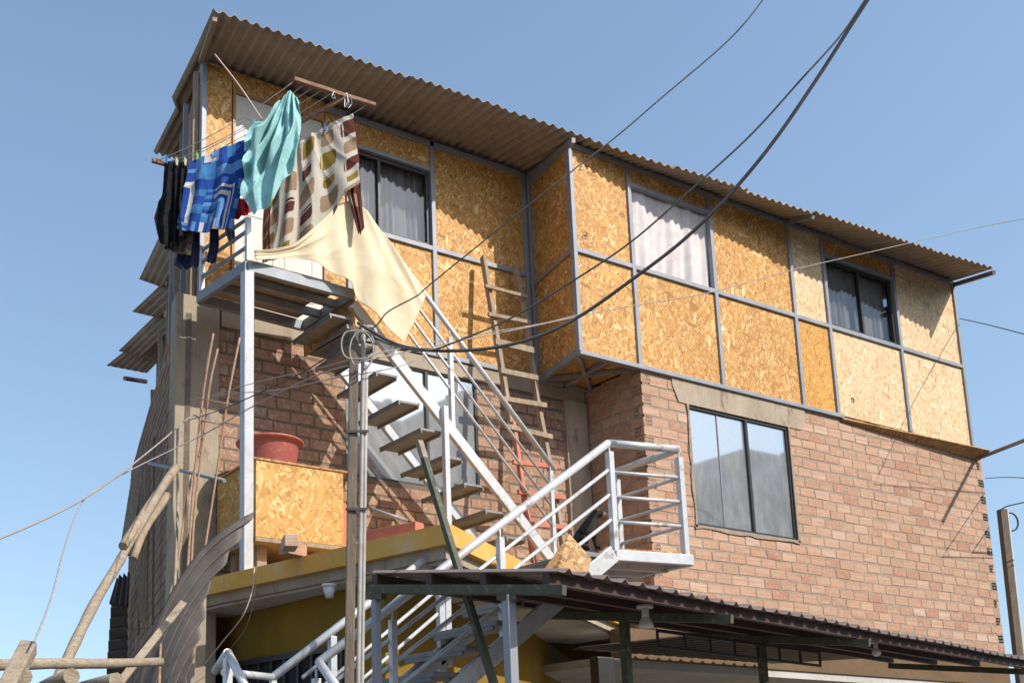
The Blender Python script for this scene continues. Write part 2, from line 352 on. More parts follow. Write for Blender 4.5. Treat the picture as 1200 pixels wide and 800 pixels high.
def brickwall(parent, org, ex, n, length, z0, z1, opens=(), mat=None, mort=None, dk=1., hl=None, hr=None, name='brick_wall', depth=.13, label=None):
    """org at u=0; opens list of (u0,u1,z0,z1); hl/hr header parity at left/right"""
    org, ex, n = V(org), V(ex).normalized(), V(n).normalized()
    mb = MB()
    us = sorted(set([0, length]+[o[0] for o in opens]+[o[1] for o in opens])); us = [u for u in us if 0 <= u <= length]
    for a, b in zip(us[:-1], us[1:]):
        segs = [(z0, z1)]
        for o in opens:
            if o[0] <= a+1e-6 and o[1] >= b-1e-6:
                ns = []
                for s0, s1 in segs:
                    if o[2] > s0: ns.append((s0, min(s1, o[2])))
                    if o[3] < s1: ns.append((max(s0, o[3]), s1))
                segs = ns
        for s0, s1 in segs:
            if s1-s0 > .01: ca = a+(.02 if (a == 0 and hl is not None) else 0); cb = b-(.02 if (b == length and hr is not None) else 0); mb.obox(org+ex*ca+UP*s0-n*.002, ex*(cb-ca), -n*(depth-.002), UP*(s1-s0), (1, 1, 1), 1)
    r = 0; z = z0+.004
    def clear(a, b, za, zb):
        out = [(a, b)]
        for o in opens:
            if zb > o[2]+.02 and za < o[3]-.02:
                ns = []
                for s0, s1 in out:
                    if o[1] <= s0 or o[0] >= s1: ns.append((s0, s1)); continue
                    if o[0] > s0: ns.append((s0, o[0]))
                    if o[1] < s1: ns.append((o[1], s1))
                out = ns
        return out
    while z < z1-.04:
        h = min(CH-.020, z1-z); u0 = 0; u1 = length
        if hl is not None and r % 2 == hl: header(mb, org+UP*z+ex*.003, ex, n, .108, h, dk); u0 = .126
        if hr is not None and r % 2 == hr: header(mb, org+UP*z+ex*(length-.111), ex, n, .108, h, dk); u1 = length-.128
        u = u0-(BL/2 if (r % 2 and hl is None) else 0)+random.uniform(-.03, .03)*(hl is None)
        while u < u1:
            bl = BL*random.uniform(.95, 1.04)
            for a, b in clear(max(u, u0), min(u+bl-.020, u1), z, z+h):
                if b-a < .03: continue
                pr = random.uniform(-.0005, .003); tl = random.uniform(-.004, .004)
                p0 = org+ex*a+UP*(z+random.uniform(-.004, .004)+.006*sin(a*1.9+r*.8)+.004*sin(a*4.3+r*2.1)); e = ex*(b-a)
                p = [p0+n*pr, p0+e+n*(pr+random.uniform(-.002, .002))+UP*tl, p0+e-n*.05+UP*tl, p0-n*.05]
                q = [v+UP*(h+random.uniform(-.006, .002))+ex*random.uniform(-.003, .003) for v in p]
                if ex.cross(-n).z < 0: p = [p[0], p[3], p[2], p[1]]; q = [q[0], q[3], q[2], q[1]]
                mb.hexa(p+q, brickcol(dk))
            u += bl
        z += CH; r += 1
    o = mb.build(name, [mat or M['brick'], mort or M['mortar']], parent)
    if label: o['label'] = label
    return o
# ------------------------------------------------------------------ the house
H = thing('brick_house', (7, Y1, 0), 'two-tone house, rough red brick below and chipboard storey under corrugated eaves', 'house')
BX = 8.08; RX = 14.06
OX = 7.25; OXB = 7.43      # front and back end of the chipboard return wall
# windows in world coordinates
W1 = (8.74, 10.31, 4.125, 5.42)
W2 = (5.03, 6.60, 4.36, 5.56)
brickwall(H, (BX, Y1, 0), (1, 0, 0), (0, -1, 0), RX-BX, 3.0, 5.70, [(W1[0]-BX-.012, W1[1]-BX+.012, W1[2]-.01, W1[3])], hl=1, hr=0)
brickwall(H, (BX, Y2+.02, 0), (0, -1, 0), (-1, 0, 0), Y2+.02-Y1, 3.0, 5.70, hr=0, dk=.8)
brickwall(H, (3.68, Y2, 0), (1, 0, 0), (0, -1, 0), BX-3.68, 3.0, 5.55, [(W2[0]-3.68, W2[1]-3.68, W2[2], 5.6)], dk=.66, mort=M['mortar_dark'])  # older, browner brick, darkened further to deepen the shade behind the stair
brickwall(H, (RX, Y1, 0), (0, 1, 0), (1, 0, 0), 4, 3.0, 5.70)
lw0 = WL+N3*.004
brickwall(H, lw0, D3, N3, 5.1, .0, 5.60, mat=M['brick_dusty_shaded'], mort=M['mortar_dark'], dk=.62, label='long dusty brick side wall')  # dusty brick with extra shade put into its colour
# lower storeys of the side wall (far part higher)
# concrete column, beams and lintels
mb = MB(); mb.obox((WL.x-.02, Y2-.02, 0), (.42, 0, 0), (.05, .25, 0), (0, 0, 5.78)); mb.build('concrete_column', M['concrete'], H, bevel=.012)
mb = MB(); mb.box((3.74, Y2-.012, 5.555), (BX-.02, Y2+.16, 5.70)); mb.build('concrete_beam', M['concrete'], H, bevel=.006)
mb = MB(); mb.box((4.75, Y2-.010, W2[3]+.0), (7.0, Y2+.10, 5.556)) if False else mb.box((7.75, Y2-.045, 3.0), (BX-.02, Y2+.1, 5.556)); mb.build('concrete_column', M['concrete'], H, bevel=.01)
mb = MB()
o_ = [onY(790, 447, Y1), onY(808, 474, Y1), onY(922, 500, Y1), onY(940, 492, Y1)]
random.seed(44); lo_ = []; n_ = 26
for i in range(n_+1):
    x = lerp(8.52, 10.62, i/n_); zb = max(W1[3], 5.60-max(0, (x-8.52))*2.2, 5.56-max(0, 10.62-x)*3.)
    lo_.append((x, zb+random.uniform(-.012, .012)*(0 if zb < 5.43 else 1)))
for (xa, za), (xb, zb_) in zip(lo_[:-1], lo_[1:]): mb.poly([(xa, Y1-.008, za), (xb, Y1-.008, zb_), (xb, Y1-.008, 5.69), (xa, Y1-.008, 5.69)])
mb.build('concrete_lintel', M['concrete'], H, solid=.008)
# exterior render patches of mortar around window edges
for (a, b, c, d) in [(W1[0]-.03, W1[0]+.004, W1[2]-.02, W1[3]), (W1[1]-.004, W1[1]+.025, W1[2]-.02, W1[3]), (W1[0]-.03, W1[1]+.025, W1[2]-.035, W1[2]+.004)]:
    mb = MB(); random.seed(int(a*100))
    n_ = 14; horiz = (b-a) > (d-c)
    top = []; bot = []
    for i in range(n_+1):
        t = i/n_; j = random.uniform(-.016, .016)
        if horiz: top.append((lerp(a, b, t), Y1-.008, d)); bot.append((lerp(a, b, t), Y1-.008, c+j))
        else: top.append((b if a < W1[0] else a, Y1-.008, lerp(c, d, t))); bot.append(((a if a < W1[0] else b)+j, Y1-.008, lerp(c, d, t)))
    for i in range(n_): mb.poly([top[i], top[i+1], bot[i+1], bot[i]])
    mb.build('mortar_band', M['mortar'], H, solid=.012)
# --- chipboard storey : front
STUDS = [7.262, 8.07, 9.30, 10.62, 11.23, 12.60, 13.90]
tones = {(0, 0): 'osb', (0, 1): 'osb', (1, 0): 'osb', (2, 0): 'osb', (2, 1): 'osb', (3, 0): 'osb_deep', (3, 1): 'osb_pale', (4, 0): 'osb_pale', (5, 0): 'osb_pale', (5, 1): 'osb_pale'}
sw, sdp = .05, .03
ZT = 7.97
random.seed(5)
def panel(x0, x1, z0, z1, Y, mat, label=None, nm='chipboard_panel'):
    mb = MB(); mb.box((x0+.004, Y, z0+.004), (x1-.004, Y+.018, z1-.004))
    o = mb.build(nm, M[mat], H, uvoff=(random.uniform(0, 40), random.uniform(0, 40)))
    if label: o['label'] = label
    return o
def stud(x, z0, z1, Y, wd=sw, nm='steel_stud'):
    mb = MB(); mb.box((x-wd/2, Y-sdp+.004, z0), (x+wd/2, Y+.03, z1)); return mb.build(nm, M['galv'], H, bevel=.004)
def rail(x0, x1, z, Y, hh=.05, nm='steel_rail', ex=0):
    mb = MB(); mb.box((x0, Y-sdp+.004-ex, z-hh/2), (x1, Y+.03, z+hh/2)); return mb.build(nm, M['galv'], H, bevel=.004)
for i in range(6):
    a, b = STUDS[i], STUDS[i+1]
    panel(a, b, ZB, ZM, Y1, tones[(i, 0)], 'deep orange fine-grained chipboard panel' if i == 3 else None)
    if i in (1, 4): panel(a, b, 7.73 if i == 1 else 7.70, ZT, Y1, 'osb', 'narrow chipboard strip above window')
    else: panel(a, b, ZM, ZT, Y1, tones[(i, 1)])
for i, x in enumerate(STUDS): stud(x, ZB, ZT+.01, Y1)
for i in range(6):
    a, b = STUDS[i]+sw/2, STUDS[i+1]-sw/2
    rail(a, b, ZM, Y1); rail(a, b, ZT-.015, Y1)
    if i in (1, 4): rail(a, b, 7.74 if i == 1 else 7.715, Y1, .045)
rail(STUDS[0]-.025, 11.3, ZB-.022, Y1, .045, ex=.012)
# plank skirt tilting out beneath the right end
mb = MB(); A = onY(985, 492, Y1-.01); B = onY(1147, 539, Y1-.01); Cc = onY(1160, 527, Y1-.16); mb.poly([A+V((0, 0, .0)), B, Cc, A+V((0, -.03, .012))])
o = mb.build('floor_board', M['osb_old'], H, solid=.02); o['label'] = 'brown floor board jutting out under the right end'
# window frames front
def window(x0, x1, z0, z1, Y, mull, pane='filmglass', fm='black', fw=.035, curtain=None, inset=.03, label=None):
    wn = bpy.data.objects.new('window', None); COL.objects.link(wn); wn.parent = H; wn.location = V((x0, Y, z0))-H.location
    mb = MB(); y0, y1 = Y+inset-.015, Y+inset+.035
    mb.box((x0, y0, z0), (x1, y1, z0+fw)); mb.box((x0, y0, z1-fw), (x1, y1, z1)); mb.box((x0, y0+.001, z0+fw), (x0+fw*.6, y1, z1-fw)); mb.box((x1-fw, y0+.001, z0+fw), (x1, y1, z1-fw))
    for m_ in mull: mb.box((m_-.016, y0-.004, z0+fw), (m_+.016, y1, z1-fw))
    mb.build('frame', M[fm], wn)
    xs = [x0+fw*.5]+list(mull)+[x1-fw*.5]
    for a, b in zip(xs[:-1], xs[1:]):
        mb = MB(); t = random.uniform(-.003, .003); mb.box((a+.004, Y+inset+.008+t, z0+fw*.7), (b-.004, Y+inset+.013+t, z1-fw*.7)); mb.build('pane', M[pane], wn)
    if curtain:
        mb = MB(); n_ = 160; yc = Y+inset+.09
        mb.grid(n_, 6, lambda u, v: (lerp(x0, x1, u), yc+.018*sin(u*60+sin(u*23)*2)*(1+.3*v)+.01*sin(u*17), lerp(z1, z0, v)))
        mb.build('curtain', M[curtain], wn)
    mb = MB(); mb.poly([(x0-.1, Y+.6, z0-.1), (x1+.1, Y+.6, z0-.1), (x1+.1, Y+.6, z1+.1), (x0-.1, Y+.6, z1+.1)]); mb.build('dark_room', M['void'], wn)
    if label: wn['label'] = label
    return wn
window(W1[0], W1[1], W1[2], W1[3], Y1, [9.63], inset=.02, fw=.03, label='tall mirrored window in the front brick wall')
# seam between first pane halves
mb = MB(); mb.box((9.185, Y1+.020, W1[2]+.03), (9.197, Y1+.027, W1[3]-.03)); mb.build('pane_edge', M['galv'], H)
window(STUDS[4]+.03, STUDS[5]-.03, ZM+.03, 7.69, Y1, [11.93], pane='clear', curtain='curtain_grey', inset=.03, label='dark sliding window with grey curtain')
window(W2[0], W2[1], W2[2], W2[3], Y2, [5.98], inset=.02, fw=.022, label='wide mirrored window behind the stair')
# open window with hanging white cloth
wn = bpy.data.objects.new('window', None); COL.objects.link(wn); wn.parent = H; wn.location = V((8.1, Y1, ZM))-H.location; wn['label'] = 'unglazed opening hung with white torn curtain'
mb = MB()
def cf(u, v):
    x = lerp(8.09, 9.28, u); f = sin(u*21+sin(u*9)*1.5)*.020+.010*sin(u*55+v*2)
    return (x, Y1+.035+f*(.4+.8*v), lerp(7.72, ZM+.01, v))
mb.grid(150, 20, cf); mb.build('curtain', M['curtain'], wn)
mb = MB(); mb.poly([(8.0, Y1+.5, ZM), (9.4, Y1+.5, ZM), (9.4, Y1+.5, 7.9), (8.0, Y1+.5, 7.9)]); mb.build('dark_room', M['void'], wn)
# --- chipboard return wall
def rp(t, z, off=0.):
    a = V((OX, Y1, z)); b = V((OXB, Y2, z)); d = (b-a).normalized(); nn = V((-d.y, d.x, 0))
    return a.lerp(b, t)+nn*off
def rslab(z0, z1, zz1, t0, t1, off0, off1, nm, mat):
    mb = MB(); mb.hexa([rp(t0, z0, off0), rp(t0, z0, off1), rp(t1, z0, off1), rp(t1, z0, off0), rp(t0, z1, off0), rp(t0, z1, off1), rp(t1, zz1, off1), rp(t1, zz1, off0)])
    return mb.build(nm, M[mat], H, uvoff=(random.uniform(0, 30), 3))
rslab(ZB+.03, ZM, ZM, .03, .97, 0, -.018, 'chipboard_panel', 'osb'); rslab(ZM, ZT, 8.06, .03, .97, .0, -.018, 'chipboard_panel', 'osb')
for o_ in [rslab(ZM-.03, ZM+.025, ZM+.025, .03, .95, .022, .002, 'timber_rail', 'wood_old'), rslab(ZT-.05, ZT, 8.08, .03, .95, .022, .002, 'steel_rail', 'galv'), rslab(ZB-.045, ZB+.03, ZB+.03, 0., 1., .022, -.02, 'steel_rail', 'galv')]: pass
# --- chipboard storey : set-back wall
studs2 = [3.535, 6.11, 7.33]
BXL = 3.52
def ztop2(x): return lerp(8.15, 8.07, (x-3.5)/4)
DX0, DX1 = 3.86, 4.80
panel(BXL, DX0-.03, ZB, ztop2(3.6), Y2, 'osb')
panel(DX0-.03, DX1+.03, 7.93, 8.14, Y2, 'osb', 'chipboard strip above the door')
panel(DX1+.03, 5.12, ZB, 8.12, Y2, 'osb')
panel(5.12, 6.11, 7.77, 8.10, Y2, 'osb', 'chipboard strip above window')
panel(5.12, 6.11, ZB, 6.86, Y2, 'osb')
panel(6.11, 7.40, ZB, 6.88, Y2, 'osb'); panel(6.11, 7.40, 6.88, 8.08, Y2, 'osb')
stud(3.535, ZB, 8.14, Y2); stud(5.09, ZB, 8.1, Y2); stud(6.11, ZB, 8.09, Y2); stud(7.33, ZB, 8.07, Y2, .045); stud(7.40, ZB, 8.07, Y2-.012, .045)
rail(5.12, 6.085, 6.88, Y2); rail(6.135, 7.3, 6.88, Y2); rail(4.83, 7.3, 8.055, Y2, .06); rail(5.12, 6.085, 7.76, Y2, .045); rail(4.9, 7.35, ZB+.02, Y2, .05)
window(5.12, 6.085, 6.91, 7.735, Y2, [5.47], pane='clear', curtain='curtain_grey', inset=.03, label='dark window with grey curtain beside the laundry')
# door
dr = bpy.data.objects.new('door', None); COL.objects.link(dr); dr.parent = H; dr.location = V((DX0, Y2, ZB))-H.location
mb = MB(); mb.box((DX0, Y2+.0, ZB), (DX1, Y2+.03, 7.90))
mb.build('door_leaf', M['door'], dr)
mb = MB()
for (a, b) in ((.1, .42), (.52, .84)):
    for (c, d) in ((.25, 1.0), (1.15, 1.98)):
        X0, X1, Z0, Z1 = DX0+a, DX0+b, ZB+c, ZB+d
        for q in ((X0, X1, Z0, Z0+.022), (X0, X1, Z1-.022, Z1), (X0, X0+.022, Z0+.022, Z1-.022), (X1-.022, X1, Z0+.022, Z1-.022)):
            mb.box((q[0], Y2-.005, q[2]), (q[1], Y2+.002, q[3]))
mb.build('moulding', M['door'], dr, bevel=.004)
mb = MB(); mb.box((DX0-.028, Y2-.02, ZB), (DX0-.002, Y2+.03, 7.93)); mb.box((DX1+.002, Y2-.02, ZB), (DX1+.028, Y2+.03, 7.93)); mb.box((DX0-.028, Y2-.021, 7.902), (DX1+.028, Y2+.03, 7.932)); mb.build('frame', M['jamb'], dr)
# soffit under the jutting chipboard box
mb = MB(); mb.poly([(OX+.02, Y1+.01, ZB+.015), (BX, Y1+.01, ZB+.015), (BX, Y2, ZB+.015), (OXB, Y2, ZB+.015)]); mb.build('floor_board', M['osb_old'], H, solid=.015)
for (p, q) in [((OX+.02, Y1+.02, ZB-.02), (OXB, Y2, ZB-.02)), ((OX+.05, Y1+.06, ZB-.018), (BX-.02, Y2-.1, ZB-.018)), ((7.40, Y2-.06, ZB-.022), (BX, Y1+.06, ZB-.022)), ((7.65, Y1+.03, ZB-.02), (7.75, Y2, ZB-.02)), ((OXB, Y2-.05, ZB-.02), (BX, Y2-.05, ZB-.02))]:
    mb = MB(); mb.beam(p, q, .04, .04); mb.build('floor_joist', M['galv'], H)
# side wall storey above the bricks (left), studs and dark boards
for k in range(2):
    mb = MB(); a = V((BXL-.01, Y2+.03, 0))+D3*(1.6*k); b = a+D3*1.58; inn = -N3*.02
    mb.hexa([a+UP*5.6, b+UP*5.6, b+inn+UP*5.6, a+inn+UP*5.6, a+UP*8.1, b+UP*8.1, b+inn+UP*8.1, a+inn+UP*8.1]); o = mb.build('side_board', M['osb_old'], H)
for k in range(7):
    mb = MB(); a = V((BXL-.01, Y2+.03, 0))+D3*(.05+.5*k)+N3*(.03+.03*(k % 2)); 
    mb.beam(a+UP*(4.6 if k % 3 == 0 else 5.2 if k % 2 else 3.6), a+UP*8.05, .05, .06, up=D3); mb.build('side_post', M['galv'] if k % 2 else M['wood_old'], H)
for k, (t0, z0, t1, z1) in enumerate([(.3, 5.0, 1.0, 6.9), (1.4, 4.7, 2.3, 6.4), (2.3, 4.2, 3.0, 6.0), (.1, 6.2, .9, 7.7)]):
    mb = MB(); a = V((BXL-.06, Y2+.03, 0))+N3*.05; mb.beam(a+D3*t0+UP*z0, a+D3*t1+UP*z1, .05, .05, up=N3); mb.build('side_brace', M['wood_old'], H)
# --- roof
eave_px = [(250, 14, 8.16), (400, 65, 8.15), (550, 117, 8.11), (650, 150, 8.0), (733, 180, 7.90), (800, 202, 7.85), (950, 250, 7.81), (1100, 297, 7.79), (1165, 316, 7.76)]
EV = [onZ(*p) for p in eave_px]
def eave(x):
    for a, b in zip(EV[:-1], EV[1:]):
        if x <= b.x or b is EV[-1]:
            t = (x-a.x)/(b.x-a.x); return a.lerp(b, t)
def roofz(x, y):
    e = eave(x)
    zt1 = lerp(8.07, 7.995, min(1, max(0, (x-5.5)/1.8))); zt1 = zt1 if x < 7.3 else 7.995
    zt2 = lerp(8.175, 8.11, min(1, (x-3.5)/4))
    if x < 7.3: return lerp(e.z, zt2, (y-e.y)/(Y2-e.y)) if y < Y2 else zt2+(y-Y2)*.10
    if y < Y1: return lerp(e.z, zt1, (y-e.y)/(Y1-e.y)) if e.y < Y1 else zt1
    return lerp(zt1, zt2, (y-Y1)/(Y2-Y1)) if y < Y2 else zt2+(y-Y2)*.10
PITCHW = .107
YNT = onZ(199, 134, 8.2).y
VA = onZ(171, 195, 8.2); VSK = (VA.x-EV[0].x)/(VA.y-EV[0].y)
rx0, rx1 = EV[0].x, EV[-1].x
def rooffn(u, v):
    x = lerp(rx0, rx1, u); e = eave(x); ph = x/PITCHW*2*pi
    sheet = int((x-rx0)/1.02); sh = .011*(sheet % 2)
    ys = e.y+.022*sin(sheet*2.3)
    yb = max(VA.y, 9.75)+.05*sin(sheet)
    y = ys+(yb-ys)*v
    q_ = max(0, 1-(x-rx0)/3.)
    skew = (y-e.y)*VSK*q_+(13.97-rx1)*min(1, (y-e.y)/(Y1-e.y))*max(0, (x-11.)/(rx1-11.))
    if q_ > 0 and y > YNT: skew += .085*max(0, 1-(x-rx0)/.5)
    return (x+skew, y, roofz(x, y)+.022+.017*sin(ph)+sh)
mb = MB(); nu = int((rx1-rx0)/PITCHW*10); mb.grid(nu, 16, rooffn)
o = mb.build('roof', M['roof'], H, solid=.006)
# purlins and outriggers
for yy, x0, x1 in ((7.66, 3.4, 7.2), (8.12, 3.45, 7.3)):
    pass
def outrig(p, q, nm='roof_beam', m_='galv', w_=.05, h_=.05):
    mb = MB(); mb.beam(p, q, w_, h_); return mb.build(nm, M[m_], H)
e = eave(7.1); outrig((OXB-.01, Y2, 8.06), (OX-.03, Y1-.12, 7.93), w_=.04)
e = EV[-1]; outrig((13.95, Y1+.05, 7.955), (e.x+.01, e.y+.01, e.z-.03), m_='galv_red', w_=.04)
e = eave(10.5); outrig((10.62, Y1, 7.965), (10.5, e.y+.03, e.z-.015), w_=.035, h_=.035)
e = EV[0]; outrig((3.50, Y2, 8.12), (e.x+.03, e.y+.03, 8.125), m_='wood_old', w_=.04)
# closing wall behind roof
mb = MB(); mb.box((3.9, 9.7, 5.6), (RX, 9.75, 8.2)); mb.build('rear_wall', M['brownwall'], H)
mb = MB(); mb.box((13.9, Y1+.03, ZB), (13.92, 9.7, 8.0)); mb.build('chipboard_panel', M['osb_pale'], H)
# far roof patches on the left side, stepping back
def corr(p00, p10, p01, p11, waves, amp, mat, name, parent, nv=8, solid=.006, sag=0., bend=None, lw=6):
    """u across the ribs p00->p10, v along the ribs p00->p01"""
    p00, p10, p01, p11 = map(V, (p00, p10, p01, p11)); nn = (p10-p00).cross(p01-p00).normalized()
    def fn(u, v):
        p = p00.lerp(p10, u).lerp(p01.lerp(p11, u), v)
        p = p+nn*(amp*sin(u*waves*2*pi)+sag*sin(v*pi))
        return p+(bend(u, v) if bend else V((0, 0, 0)))
    mb = MB(); mb.grid(int(waves*lw+2), nv, fn); return mb.build(name, mat, parent, solid=solid)
for i, (a, b, c, d, wv, Zd) in enumerate([((208, 232), (240, 250), (163, 327), (191, 337), 4, 10.3),
                                  ((190, 332), (215, 345), (155, 365), (184, 372), 3.5, 10.8),
                                  ((183, 368), (210, 378), (139, 411), (166, 418), 4, 11.3),
                                  ((180, 384), (215, 392), (125, 428), (172, 437), 6, 11.6)]):
    corr(pz(*a, Zd), pz(*b, Zd-.3), pz(*c, Zd+.5), pz(*d, Zd+.4), wv, .020, M['roof'], 'side_roof', H)
# --- lower floor: projecting slab, walls
SZ = 3.2
sl = [onZ(244, 677, SZ), onZ(525, 612, SZ), onZ(622, 662, SZ)]
slabpoly = [sl[0], sl[1], sl[2], sl[2]+(sl[2]-sl[1])*1.45, V((8.0, Y1+.3, SZ)), V((8.0, Y2+.3, SZ)), V((3.45, Y2+.3, SZ))]
def prism(mb, poly, z0, z1, mi=0):
    n = len(poly); top = [V((p.x, p.y, z1)) for p in poly]; bot = [V((p.x, p.y, z0)) for p in poly]
    mb.poly(top, mi=mi); mb.poly(list(reversed(bot)), mi=mi)
    for i in range(n): j = (i+1) % n; mb.poly([bot[i], bot[j], top[j], top[i]], mi=mi)
def orient(poly):
    a = sum(poly[i].x*poly[(i+1) % len(poly)].y-poly[(i+1) % len(poly)].x*poly[i].y for i in range(len(poly)))
    return poly if a > 0 else list(reversed(poly))
slabpoly = orient(slabpoly)
def inset(poly, d):
    n = len(poly); out = []
    for i in range(n):
        a, b, c = poly[i-1], poly[i], poly[(i+1) % n]; e1 = (b-a).normalized(); e2 = (c-b).normalized()
        n1 = V((-e1.y, e1.x, 0)); n2 = V((-e2.y, e2.x, 0)); m_ = (n1+n2).normalized(); out.append(b+m_*d/max(.3, m_.dot(n1)))
    return out
mb = MB(); prism(mb, slabpoly, SZ-.135, SZ); o = mb.build('balcony_slab', M['yellow'], H, bevel=.008); o['label'] = 'yellow painted edge of the balcony slab'
mb = MB(); prism(mb, inset(slabpoly, .05), SZ-.215, SZ-.136); mb.build('slab_lip', M['concrete'], H)
mb = MB(); prism(mb, inset(slabpoly, .09), SZ-.235, SZ-.216); mb.build('soffit', M['soffit'], H)
# ochre ground-floor wall below the slab
gw = [onZ(236, 730, 2.97), onZ(450, 678, 2.97), onZ(620, 737, 2.97), onZ(690, 785, 2.97)]
gd0 = (gw[1]-gw[0]).normalized(); gd1 = (gw[2]-gw[1]).normalized()
def wallseg(a, b, z0, z1, name, mat, th=.12):
    a, b = V((a.x, a.y, 0)), V((b.x, b.y, 0)); d = (b-a).normalized(); nn = V((-d.y, d.x, 0))
    if nn.y < 0: nn = -nn
    mb = MB(); mb.obox(a+UP*z0, b-a, nn*th, UP*(z1-z0)); return mb.build(name, M[mat], H)
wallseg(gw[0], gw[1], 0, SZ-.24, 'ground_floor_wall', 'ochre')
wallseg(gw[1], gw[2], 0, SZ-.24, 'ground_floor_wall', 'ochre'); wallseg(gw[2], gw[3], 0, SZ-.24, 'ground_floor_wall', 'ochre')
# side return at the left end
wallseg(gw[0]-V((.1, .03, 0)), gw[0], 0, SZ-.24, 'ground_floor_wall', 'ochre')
mb = MB(); a = onZ(205, 700, 3.0); mb.box((3.30, Y2-.9, 0), (3.50, Y2-.6, 2.5)); 
mb = MB(); p = pz(232, 752, 8.2); mb.box((p.x-.06, p.y, 0), (p.x+.07, p.y+.16, p.z+.5)); mb.build('concrete_pier', M['concrete'], H, bevel=.01)
# barred window in ochre wall
def wpt(x, y): 
    nn = V((-gd0.y, gd0.x, 0)); return onP(x, y, gw[0], nn)
nn0 = V((-gd0.y, gd0.x, 0)); 
if nn0.y > 0: nn0 = -nn0
A, B = wpt(254, 761), wpt(408, 778)
zt_ = (A.z+B.z)/2
mb = MB(); A0 = V((A.x, A.y, 0))+nn0*.01; B0 = V((B.x, B.y, 0))+nn0*.01
gr = bpy.data.objects.new('barred_window', None); COL.objects.link(gr); gr.parent = H; gr.location = A0+UP*1.-H.location
mb.obox(A0+UP*1.0, B0-A0, nn0*.01, UP*(zt_-1.0)); mb.build('pane', M['void'], gr)
mb = MB(); dd = (B0-A0); mb.obox(A0+UP*(zt_-.04)+nn0*.012, dd, nn0*.03, UP*.045); mb.obox(A0+UP*1.0+nn0*.012, dd, nn0*.03, UP*.045)
for i in range(11): mb.obox(A0+dd*(i/10.*.98)+UP*1.045+nn0*.012, dd.normalized()*.03, nn0*.028, UP*(zt_-1.085))
mb.build('bars', M['black'], gr)
# dark opening further right
A, B = wpt(470, 770), wpt(492, 772)
# F1 ground floor: ochre band, white soffit, recessed wall
mb = MB(); mb.box((7.6, Y1-.02, 2.70), (RX, Y1+.15, 2.998)); mb.build('ochre_band', M['brownwall'], H)
mb = MB(); mb.box((7.3, Y1-.0, 2.62), (RX, 9.59, 2.698)); mb.build('soffit', M['soffit'], H)
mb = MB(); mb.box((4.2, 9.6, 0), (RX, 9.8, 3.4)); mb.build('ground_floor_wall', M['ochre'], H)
mb = MB(); mb.box((9.6, 9.55, 0), (11.4, 9.6, 2.1)); mb.build('garage_door', M['black'], H)
# ceiling lamp base on soffit
p = onZ(386, 684, SZ-.24)
mb = MB(); mb.tube([p, p-UP*.02], .055, 14); mb.tube([p-UP*.02, p-UP*.10], [.05, .028], 14); o = mb.build('lamp_holder', M['lampwhite'], H)
# ------------------------------------------------------------------ upper staircase
YN, YF = 7.25, 7.95
US = thing('metal_staircase', (4.0, 7.2, 3.2), 'upper silver-painted staircase climbing past the mirrored window to the landing', 'staircase')
def sline(x): return 5.385-(x-4.76)*.969      # stringer centre height
for y in (YN, YF):
    mb = MB(); mb.beam((4.56, y, sline(4.56)), (6.74, y, sline(6.74)), .045, .095, up=(0, 0, 1)); mb.build('stringer', M['silver'] if y == YN else M['silver_lt'], US, bevel=.004)
for i in range(10):
    x = 4.555+i*.2275; z = 5.19-(x-4.79)*.956+.045
    mb = MB(); mb.box((x-.21, YN+.024, z-.022), (x+.015, YF-.024, z)); mb.box((x-.205, YN+.023, z-.045), (x-.190, YF-.023, z-.021)); mb.box((x-.002, YN+.023, z-.046), (x+.013, YF-.023, z-.021))
    mb.build('tread', M['tread'], US, bevel=.003)
# railing
def rl(x, dz): return 5.83-(x-5.33)*1.0+dz
for dz, r, x0, x1 in ((0, .024, 4.95, 6.755), (-.22, .0125, 4.80, 6.70), (-.41, .0125, 4.70, 6.70), (-.60, .013, 4.60, 6.70)):
    mb = MB(); mb.tube([(x0, YN-.0, rl(x0, dz)), (x1, YN, rl(x1, dz))], r, 10); mb.build('handrail' if dz == 0 else 'mid_rail', M['silver'], US)
def post(x, y, z0, z1, wd, parent, nm='rail_post', mat='silver', pin=.04):
    mb = MB(); mb.box((x-wd/2, y-wd/2, z0), (x+wd/2, y+wd/2, z1-pin))
    if pin: mb.tube([(x, y, z1-pin), (x, y, z1)], .008, 6)
    return mb.build(nm, M[mat], parent, bevel=.003)
post(5.585, YN, sline(5.585), rl(5.585, 0)-.01, .04, US, pin=.09)
post(6.70, YN, sline(6.70)-.1, rl(6.70, 0)-.01, .04, US, pin=.06)

p0 = onY(521, 476, YN-.05); mb = MB(); mb.beam((p0.x, YN-.048, SZ), (p0.x+.0, YN-.048, p0.z), .05, .05, up=(0, 1, 0)); mb.build('support_post', M['silver_lt'], US, bevel=.004)
